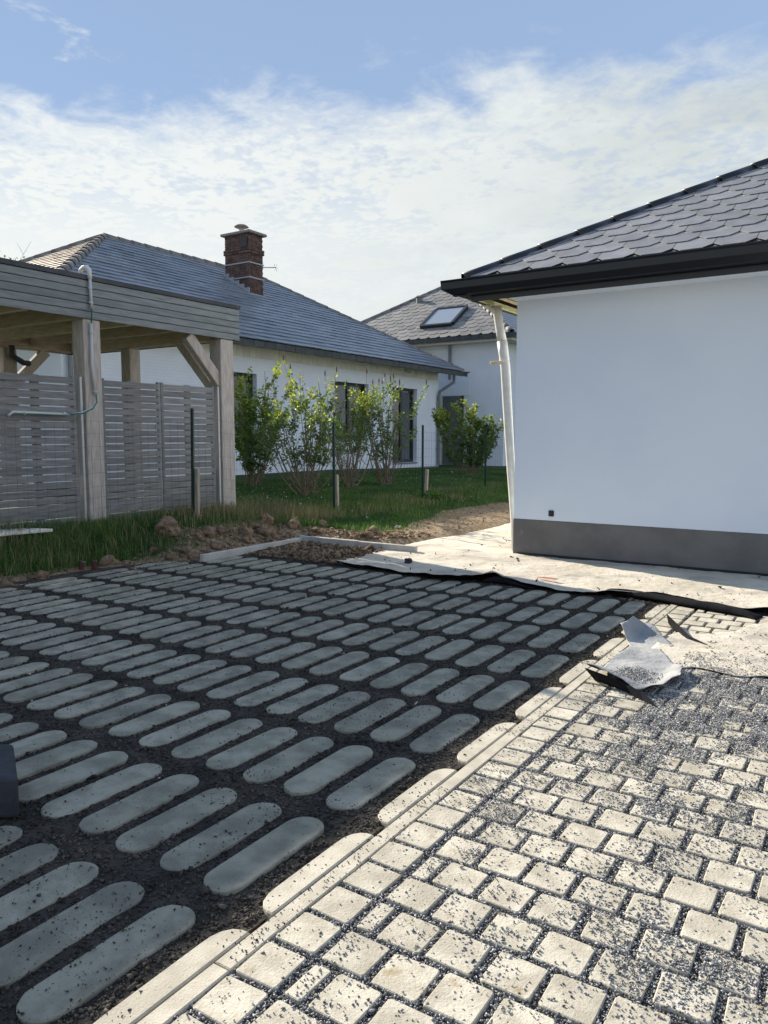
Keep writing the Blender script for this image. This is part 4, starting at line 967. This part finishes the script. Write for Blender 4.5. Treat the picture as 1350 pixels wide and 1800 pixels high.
# small trims holding the beam on the posts, visible below the boards
for x in (-9.3, -10.5): bevel(MB().box(x, x + .09, CYA + .1, 8.26, 2.957, 3.13).out('purlin', M_woody, cp), .004)
def brace(a, b, w=.10, h=.16): return bevel(MB().bar(a, b, w, h).out('brace', M_wood, cp), .008)
brace((-8.26, 7.66, 2.74), (-8.26, 8.30, 2.08)); brace((-8.50, 8.36, 2.05), (-9.15, 8.36, 2.74), .10, .13)
brace((-11.84, 6.45, 2.74), (-11.84, 7.10, 2.15)); brace((-11.84, 7.85, 2.74), (-11.84, 7.25, 2.15)); 
# rainwater elbow at the back post
MB().tube([(-11.62, 7.12, 2.76), (-11.62, 7.12, 2.60), (-11.60, 7.30, 2.50), (-11.60, 7.40, 2.50)], .045, 10).out('rainwater_elbow', M_cap, cp, smooth=True)

# slatted fence panels
def panel(y0, y1, ystile0, ystile1, label, zb=.27, zt=2.045):
    e = empty('fence_panel', (-8.22, y0, zb), label=label, cat='fence panel', group='grey slatted fence panels under the carport')
    n_ = 20; p = (zt - zb) / n_
    for i in range(n_):
        z0 = zb + i * p + random.uniform(-.003, .003)
        th = p - .0115 + random.uniform(-.004, .003) if i > 2 else p - .006
        o = MB().box(-8.238, -8.218 + random.uniform(0, .003), y0 + .03, y1 - .03, z0, z0 + th).out('slat', M_slat, e); bevel(o, .003)
    for (a, b) in ((ystile0, ystile0 + .045), (ystile1 - .045, ystile1)):
        bevel(MB().box(-8.262, -8.2145, a, b, zb - .01, zt + .01).out('stile', M_slat, e), .004)
    bevel(MB().box(-8.275, -8.2395, (y0 + y1) / 2 - .05, (y0 + y1) / 2 + .05, zb, zt).out('backing_post', M_slat, e), .004)
    return e
panel(4.78, 5.84, 4.76, 5.83, 'grey slatted fence panel left of the post that carries the conduit')
panel(6.19, 7.12, 6.19, 7.125, 'grey slatted fence panel directly right of the post that carries the conduit')
panel(7.14, 8.13, 7.13, 8.12, 'grey slatted fence panel beside the right end post of the carport')
panel(3.66, 4.785, 3.66, 4.758, 'grey slatted fence panel at the left edge, mostly cut off')
for y in (5.855, 8.145):
    o = MB().box(-8.235, -8.175, y, y + .035, .22, 2.05).out('metal_edge_post', M_alu, None, label='slim aluminium edge post standing against the ' + ('conduit' if y < 7 else 'right end') + ' oak post', cat='post'); bevel(o, .004)
# conduit
cd = empty('conduit', (-8.13, 6.02, 1.6), label='grey plastic conduit with green cable running down the carport post', cat='conduit')
MB().tube([(-8.26, 5.985, 3.26), (-8.25, 5.985, 3.33), (-8.21, 5.995, 3.36), (-8.16, 6.005, 3.36), (-8.125, 6.01, 3.32), (-8.12, 6.01, 3.22)], .026, 12).out('gooseneck', M_white, cd, smooth=True)
MB().tube([(-8.12, 6.01, 3.24), (-8.12, 6.02, 2.86)], .018, 12).out('upper_pipe', M_conduit, cd, smooth=True)
MB().tube([(-8.14, 6.02, 2.70), (-8.14, 6.01, 2.2), (-8.14, 6.045, 1.83)], .019, 12).out('lower_pipe', M_conduit, cd, smooth=True)
for z_, y_ in ((3.10, 6.012), (2.93, 6.017), (2.58, 6.018), (1.87, 6.042)): MB().tube([(-8.125 if z_ > 2.7 else -8.14, y_, z_), (-8.125 if z_ > 2.7 else -8.14, y_, z_ + .02)], .028, 10).out('clip', M_conduit, cd)
for k_, dx in ((0, 0), (1, .012)):
    MB().tube([(-8.12 + dx, 6.02, 2.90), (-8.11 + dx, 6.005, 2.78), (-8.14 + dx, 6.02, 2.68)], .006, 6).out('cable', M_cable, cd)
    MB().tube([(-8.14 + dx, 6.045, 1.85), (-8.12 + dx, 6.04, 1.76 - .01 * k_), (-8.11 + dx, 5.97, 1.68 - .01 * k_), (-8.12 + dx, 5.84, 1.62 - .01 * k_), (-8.15 + dx, 5.68, 1.595)], .009, 8).out('cable', M_cable if k_ else M_conduit, cd)
c2 = empty('horizontal_conduit', (-8.18, 5.2, 1.6), label='short grey conduit lying across the left slatted panel', cat='conduit')
MB().tube([(-8.185, 5.68, 1.595), (-8.185, 4.99, 1.605), (-8.175, 4.93, 1.56)], .017, 12).out('pipe', M_conduit, c2, smooth=True)
for y in (5.62, 5.12): MB().tube([(-8.185, y, 1.598), (-8.185, y + .02, 1.598)], .025, 10).out('clip', M_conduit, c2)
MB().tube([(-8.17, 5.66, 1.58), (-8.165, 5.3, 1.587), (-8.165, 5.0, 1.588)], .005, 6).out('cable', M_cable, c2)
# sunlit ground patch at the fence foot, added as a pale slab
zp = float(terrain(-8.05, 5.0))
o = MB().poly([(-7.72, 3.9, .36), (-7.42, 3.9, .36), (-7.42, 4.45, .36), (-7.34, 4.86, .36), (-7.52, 4.80, .36), (-7.72, 4.62, .36)], (0, 0, -.03)).out('sunpatch', M_sunpatch, None, label='pale slab standing in for a sunlit ground patch at the foot of the left fence panel', cat='sunpatch')

# ------------------------------------------------------------------ wire fence
wf = empty('wire_fence', (-7.0, 9, .2), label='green wire mesh fence on slim green posts crossing the lawn', cat='fence')
fp = [(-7.75, 1.6), (-7.45, 4.0), (-7.18, 6.68), (-6.98, 9.35), (-7.05, 12.15), (-7.15, 15.0), (-7.25, 18.0), (-7.3, 20.9)]
# the posts the photograph shows stand at the third to fifth point
for i, (x, y) in enumerate(fp):
    z = float(terrain(x, y)); lean = .0 if i != 2 else .02
    mb = MB(); mb.bar((x, y, z - .1), (x + lean, y + lean * .5, z + 1.38), .042, .006); mb.bar((x, y + .018, z - .1), (x + lean, y + lean * .5 + .018, z + 1.38), .006, .036)
    mb.out('post', M_green, wf)
wire = MB()
for i in range(len(fp) - 1):
    a = np.array(fp[i]); b_ = np.array(fp[i + 1]); Ln = np.hypot(*(b_ - a)); m = int(Ln / .10)
    def P_(s, z): q = a + (b_ - a) * s; return (q[0] + .02, q[1], float(terrain(*q)) + z - .04 * math.sin(PI * s) * (z / 1.3) + .012 * math.sin(9 * s + 4 * z))
    hs = [.03, .15, .27, .39, .51, .66, .81, .96, 1.11, 1.26]
    for z in hs:
        pts = [P_(s, z) for s in np.linspace(0, 1, 13)]; wire.tube(pts, .0013, 3, cap=False)
    for k_ in range(m):
        s = k_ / m; wire.tube([P_(s, .03), P_(s, .66), P_(s, 1.26)], .0011, 3, cap=False)
wire.out('wire_mesh', M_wire, wf, kind='stuff')
for (x, y, hh, lb, ln) in ((-7.12, 6.70, .64, 'grey wooden stake beside the green post in front of the carport fence', .0), (-6.93, 9.37, .60, 'grey wooden stake beside the green post between the lilacs', -.03), (-7.0, 12.17, .58, 'grey wooden stake beside the green post at the small round shrub', .02)):
    z = float(terrain(x, y)); o = MB().bar((x, y, z - .1), (x + ln, y + .02, z + hh), .062, .045).out('stake', M_stake, None, label=lb, cat='stake', group='wooden stakes along the wire fence'); bevel(o, .008)

# red drain stubs in the bank
for k_, (x, y) in enumerate(((-6.70, 4.74), (-6.66, 4.86))):
    z = float(terrain(x, y)); o = MB().tube([(x, y, z - .06), (x, y, z + .07)], .027, 14).out('drain_stub', M_red, None, smooth=False, label=('left' if k_ == 0 else 'right') + ' one of the two dark red drain stubs in the earth bank', cat='pipe stub', group='red drain stubs'); MB().tube([(x, y, z + .071), (x, y, z + .082)], [.030, .027], 14).out('cap', M_black, o)
# clods on the bank
cl = [(-6.80, 5.95, .13, .12, .13, 'big round grey brown clod left of the wooden stake'), (-6.62, 6.38, .09, .08, .07, 'small dark clod just right of the big grey clod'), (-6.50, 6.90, .09, .08, .09, 'ochre clod with a flat lit side in the middle of the heap'),
      (-6.45, 7.22, .10, .09, .10, 'rounded brown clod right of the ochre clod'), (-6.75, 7.55, .11, .08, .09, 'pale clod lying highest at the back of the heap'), (-6.48, 7.80, .09, .08, .09, 'pointed clod above the corner of the concrete edging'),
      (-6.35, 8.25, .08, .07, .06, 'last small clod at the right end of the heap'), (-6.55, 3.85, .07, .06, .06, 'reddish clod at the left edge of the picture'), (-6.62, 4.25, .06, .06, .055, 'reddish clod left of the red drain stubs'), (-6.70, 5.06, .09, .07, .07, 'clod right behind the red drain stubs')]
for i, (x, y, a, b_, c_, lb) in enumerate(cl):
    clod('earth_clod', x, y, float(terrain(x, y)) + c_ * .35, (a, b_, c_), seedv=i + 1, label=lb, cat='clod', group='earth clods on the bank')

for i in range(22):
    y = 5.55 + 2.9 * random.random(); x = float(edge_x(y)) - .08 - .62 * random.random(); q = random.uniform(.03, .075)
    clod('earth_clod', x, y, float(terrain(x, y)) + q * .3, (q * random.uniform(.9, 1.3), q, q * random.uniform(.6, .9)), seedv=40 + i, label='one of the many fist sized earth clods heaped behind the concrete edging', cat='clod', group='fist sized clods heaped on the bank')

# dark block at the left edge of the pavers
o = MB().poly([(-2.467, 1.46, .0), (-2.77, 1.628, .0), (-3.2, 1.36, .0), (-2.92, 1.17, .0)], (0, 0, .150)).out('dark_block', M_block, None, label='dark worn block standing on the pavers at the left edge', cat='block'); bevel(o, .014, 3)

# ------------------------------------------------------------------ plants
def blades(name, X, Y, Z, H, Wd, lean, mat_, **kw):
    n = len(X); a = rng.random(n) * 2 * PI; c, s = np.cos(a), np.sin(a); b_ = rng.random(n) * 2 * PI; lx = np.cos(b_) * lean * H; ly = np.sin(b_) * lean * H
    V = np.zeros((n, 5, 3)); 
    V[:, 0] = np.stack([X - c * Wd / 2, Y - s * Wd / 2, Z], -1); V[:, 1] = np.stack([X + c * Wd / 2, Y + s * Wd / 2, Z], -1)
    V[:, 2] = np.stack([X + lx * .35 + c * Wd * .4, Y + ly * .35 + s * Wd * .4, Z + H * .6], -1); V[:, 3] = np.stack([X + lx * .35 - c * Wd * .4, Y + ly * .35 - s * Wd * .4, Z + H * .6], -1)
    V[:, 4] = np.stack([X + lx, Y + ly, Z + H * (1 - .25 * np.abs(lean))], -1)
    o = (np.arange(n) * 5)[:, None]; F = np.concatenate([o + np.array([[0, 1, 2]]), o + np.array([[0, 2, 3]]), o + np.array([[3, 2, 4]])])
    return big_mesh(name, V.reshape(-1, 3), F, mat_, kind='stuff', **kw)
def scatter(n, x0, x1, y0, y1):
    X = x0 + (x1 - x0) * rng.random(n); Y = y0 + (y1 - y0) * rng.random(n); rr = X * cY + Y * sY; ff = -X * sY + Y * cY
    k_ = (np.abs(rr) < ff * .62 + .5) & (X < edge_x(Y) - .03); return X[k_], Y[k_]
# bank in front of the carport fence
X, Y = scatter(90000, -8.2, -6.3, 2.5, 9.0); g_ = (1 - bareness(X, Y)) * (.35 + vnoise(X, Y, 101, 3, 2.5)); k_ = rng.random(len(X)) < g_; X, Y = X[k_], Y[k_]
H = (.035 + .10 * rng.random(len(X)) ** 2) * (.6 + .9 * vnoise(X, Y, 102, 2, 1.8)) * (1 + .5 * ss(-7.4, -8.0, X)); blades('bank_grass', X, Y, terrain(X, Y) - .01, H, .005 + .003 * rng.random(len(X)), rng.normal(0, .5, len(X)), M_grass)
X, Y = scatter(22000, -8.2, -6.5, 2.5, 9.0); k_ = rng.random(len(X)) < (.35 + 2.4 * np.clip(vnoise(X, Y, 103, 3, 2.0) - .45, 0, 1)) * (1 - .7 * bareness(X, Y)) * (.25 + ss(6.0, 7.5, Y)); X, Y = X[k_], Y[k_]
blades('dry_bank_grass', X, Y, terrain(X, Y) - .01, .10 + .20 * rng.random(len(X)), .004 + 0 * X, rng.normal(0, .45, len(X)), M_dry)
# lawn
X, Y = scatter(210000, -12.3, -4.8, 8.2, 24.0); g_ = (1 - bareness(X, Y)) ** 1.5; k_ = rng.random(len(X)) < g_; X, Y = X[k_], Y[k_]
near_f = np.exp(-((X + 7.0) / .45) ** 2)
H = (.045 + .05 * rng.random(len(X))) * (.8 + .5 * vnoise(X, Y, 104, 3, 1.2)) * (1 + 1.6 * near_f * rng.random(len(X))); blades('lawn_grass', X, Y, terrain(X, Y) - .01, H, .007 + .004 * rng.random(len(X)), rng.normal(0, .45, len(X)), M_grass)
X, Y = scatter(9000, -7.5, -6.4, 8.0, 16.0); k_ = rng.random(len(X)) < np.clip(vnoise(X, Y, 105, 3, 1.5) - .42, 0, 1) * 3; X, Y = X[k_], Y[k_]
blades('dry_lawn_grass', X, Y, terrain(X, Y) - .01, .08 + .16 * rng.random(len(X)), .005 + 0 * X, rng.normal(0, .4, len(X)), M_dry)
X, Y = scatter(420, -12.0, -6.2, 8.6, 20.0); k_ = vnoise(X, Y, 106, 2, .8) > .5; X, Y = X[k_], Y[k_]
rocks('daisies', np.stack([X, Y, terrain(X, Y) + .06], -1), .012 + .014 * rng.random(len(X)), M_daisy)
for i, (x, y, lb) in enumerate(((-6.35, 9.3, 'pale flat stone lying in the lit grass before the path'), (-5.62, 9.0, 'small pale stone on the earth path'), (-6.9, 8.2, 'small pale stone at the foot of the grassy heap'))):
    clod('field_stone', x, y, float(terrain(x, y)) + .02, (.05, .035, .022), seedv=20 + i, mat_=M_pale, label=lb, cat='stone')

def leaves(name, C, D, size, mat_, parent):
    """C (n,3) leaf base points; D (n,3) direction"""
    n = len(C); D = D / np.linalg.norm(D, axis=1, keepdims=True); r = rng.normal(0, 1, (n, 3)); S_ = np.cross(D, r); S_ /= np.linalg.norm(S_, axis=1, keepdims=True); Nn = np.cross(S_, D)
    s = size[:, None]; V = np.stack([C, C + D * s * .42 + S_ * s * .30 + Nn * s * .06, C + D * s, C + D * s * .42 - S_ * s * .30 + Nn * s * .06], 1)
    o = (np.arange(n) * 4)[:, None]; F = np.concatenate([o + np.array([[0, 1, 2]]), o + np.array([[0, 2, 3]])])
    off = np.array(parent.location); return big_mesh(name, (V.reshape(-1, 3) - off), F, mat_, parent, kind='stuff')
def shrub(x, y, H, spread, stems, nleaf, label, bud=0, low=.22, lsize=.062, top=None, ratio=.25, lean=0):
    z = float(terrain(x, y)); e = empty('lilac_shrub', (x, y, z), label=label, cat='shrub', group='lilac shrubs on the lawn')
    paths = []; tips = []
    for i in range(stems):
        a = 2 * PI * i / stems + random.uniform(-.5, .5); rr_ = random.uniform(.15, 1.0) ** .7 * spread; h = H * random.uniform(.58, 1.0) * (1 - .22 * (rr_ / spread) ** 2)
        bx, by = random.gauss(0, .07), random.gauss(0, .07); pts = []; ks = 7
        for k in range(ks + 1):
            t_ = k / ks; q = t_ ** .8
            pts.append(Vector((x + bx + math.cos(a) * rr_ * q * (1.15 - .25 * t_) + random.gauss(0, .015) + lean * t_, y + by + math.sin(a) * rr_ * q + random.gauss(0, .015), z - .03 + h * t_ ** 1.05)))
        r0 = random.uniform(.010, .020)
        paths.append((pts, [r0 * (1 - .75 * k / ks) for k in range(ks + 1)])); tips.append(pts[-1])
        for b_ in range(random.randint(6, 10)):
            k = random.randint(1, ks - 1); p0 = pts[k]; aa = random.uniform(0, 2 * PI); l = random.uniform(.18, .50) * (H / 2.1)
            q = [p0]; 
            for j in range(1, 5): q.append(p0 + Vector((math.cos(aa) * l * j / 4 * (1 - .1 * j), math.sin(aa) * l * j / 4 * (1 - .1 * j), l * .9 * (j / 4) ** 1.2)))
            paths.append((q, [.006, .005, .004, .003, .002])); tips.append(q[-1])
    for i, (pts, rs) in enumerate(paths):
        if i % 1 == 0 and len(pts) == 8: MB().tube(pts, rs, 6, cap=False).out('stem', M_bark, e, smooth=True)
    tw = MB(); 
    for pts, rs in paths:
        if len(pts) != 8: tw.tube(pts, rs, 4, cap=False)
    tw.out('twigs', M_bark, e, kind='stuff')
    # leaves along the upper part of every path
    C = []; D = []
    segs = []
    for pts, rs in paths:
        for k in range(len(pts) - 1):
            hh = (pts[k].z - z) / H
            if hh > low: segs.append((pts[k], pts[k + 1], (.35 + hh) * (1.6 if len(pts) != 8 else 1.0)))
    wts = np.array([s_[2] for s_ in segs]); ids = rng.choice(len(segs), nleaf, p=wts / wts.sum())
    for i in ids:
        a, b_, _ = segs[i]; t_ = random.random(); c_ = a.lerp(b_, t_); C.append(c_ + Vector((random.gauss(0, .025), random.gauss(0, .025), random.gauss(0, .02)))); D.append((random.gauss(0, .8), random.gauss(0, .8), random.gauss(.25, .5)))
    C = np.array([tuple(c_) for c_ in C]); D = np.array(D); hh = (C[:, 2] - z) / H; yn = (rng.random(len(C)) < np.clip((hh - .50) * 2.2, 0, .92)) & (rng.random(len(C)) < ratio * 4)
    sz = np.clip(rng.normal(lsize * .82, lsize * .30, len(C)), .018, .11)
    leaves('foliage', C[~yn], D[~yn], sz[~yn], M_leaf, e)
    if yn.any(): leaves('young_sunlit_foliage', C[yn], D[yn], sz[yn], M_leafy, e)
    tips.sort(key=lambda q: -q.z)
    for q in tips[:bud]:
        MB().tube([q, q + Vector((0, 0, .05)), q + Vector((0, 0, .09)), q + Vector((0, 0, .13))], [.007, .017, .012, .003], 6).out('flower_bud', M_bud, e, smooth=True)
    return e
shrub(-10.9, 11.9, 2.6, .95, 16, 7000, 'dense lilac shrub half hidden behind the right end post of the carport', low=.10, lsize=.075)
shrub(-8.72, 10.85, 2.42, 1.0, 18, 4300, 'airy vase shaped lilac with bare lower stems, first right of the carport', bud=2, low=.22)
shrub(-9.30, 13.0, 2.65, .88, 17, 3700, 'tall lilac in front of the middle window with bright yellow green tips', bud=3, low=.25, ratio=.3)
shrub(-9.10, 14.0, 2.5, .78, 15, 2900, 'thin lilac with purple flower buds in front of the glazed door', bud=10, low=.22, ratio=.1)
shrub(-9.45, 18.8, 2.15, 1.15, 20, 7800, 'rounded leafy lilac standing before the far white wall', low=.12, lsize=.085)
# small weed by the path
def tree(x, y, H, label, n=60, seed=1):
    e = empty('bare_tree', (x, y, .3), label=label, cat='tree'); MB().tube([(x, y, 0), (x + .1, y, H * .45), (x, y, H * .7)], [.16, .10, .05], 8).out('trunk', M_bark, e, smooth=True)
    mb = MB(); random.seed(seed)
    for i in range(n):
        a = random.uniform(0, 2 * PI); h0 = H * random.uniform(.35, .7); l = H * random.uniform(.2, .36); p = Vector((x, y, h0)); q = [p]
        for j in range(4): p = p + Vector((math.cos(a) * l * .16 + random.gauss(0, .08), math.sin(a) * l * .16 + random.gauss(0, .08), l * .26)); q.append(p)
        mb.tube(q, [.03, .022, .016, .010, .005], 4, cap=False)
        for j in range(3): s_ = q[random.randint(1, 4)]; mb.tube([s_, s_ + Vector((random.gauss(0, .3), random.gauss(0, .3), random.uniform(.2, .6)))], [.008, .004], 3, cap=False)
    mb.out('crown', M_bark, e, kind='stuff'); return e
tree(-31.5, 30.5, 9.0, 'bare treetop showing above the roof slope of the brick chimney house', 70, 3)
def leafy_tree(x, y, H, label):
    e = tree(x, y, H, label, 50, 5); n = 2600; a = rng.random(n) * 2 * PI; r = rng.random(n) ** .5 * H * .28; zz_ = H * (.45 + .5 * rng.random(n))
    C = np.stack([x + np.cos(a) * r, y + np.sin(a) * r, zz_], -1); leaves('foliage', C, rng.normal(0, 1, (n, 3)), np.full(n, .14), M_leaf, e)
leafy_tree(-29.6, 16.6, 8.6, 'leafy treetop just showing above the carport roof at the left edge')
# dark clump by the path
X0, Y0 = -6.75, 12.0
n = 420; a = rng.random(n) * 2 * PI; r = .16 * rng.random(n) ** .5; e = empty('weed_clump', (X0, Y0, float(terrain(X0, Y0))), label='dark scruffy weed clump near the farthest wooden stake', cat='weed')
C = np.stack([X0 + np.cos(a) * r, Y0 + np.sin(a) * r, float(terrain(X0, Y0)) + .2 * rng.random(n)], -1); leaves('foliage', C, rng.normal(0, 1, (n, 3)) + np.array([0, 0, .6]), np.full(n, .06), M_leaf, e)
print('objects', len(bpy.data.objects), 'tris', sum(len(o.data.polygons) for o in bpy.data.objects if o.type == 'MESH'))

# ------------------------------------------------------------------ final siting of the houses and the carport
def resite(o, k):
    L = o.location; o.location = (L.x * k, L.y * k, CAMH + (L.z - CAMH) * k); o.scale = (k, k, k)
for o in (h1, h2): resite(o, 1.20)
for o in COL.objects:
    if o.parent is None and o.name.split('.')[0] in ('carport', 'fence_panel', 'metal_edge_post', 'conduit', 'horizontal_conduit'): resite(o, .95)
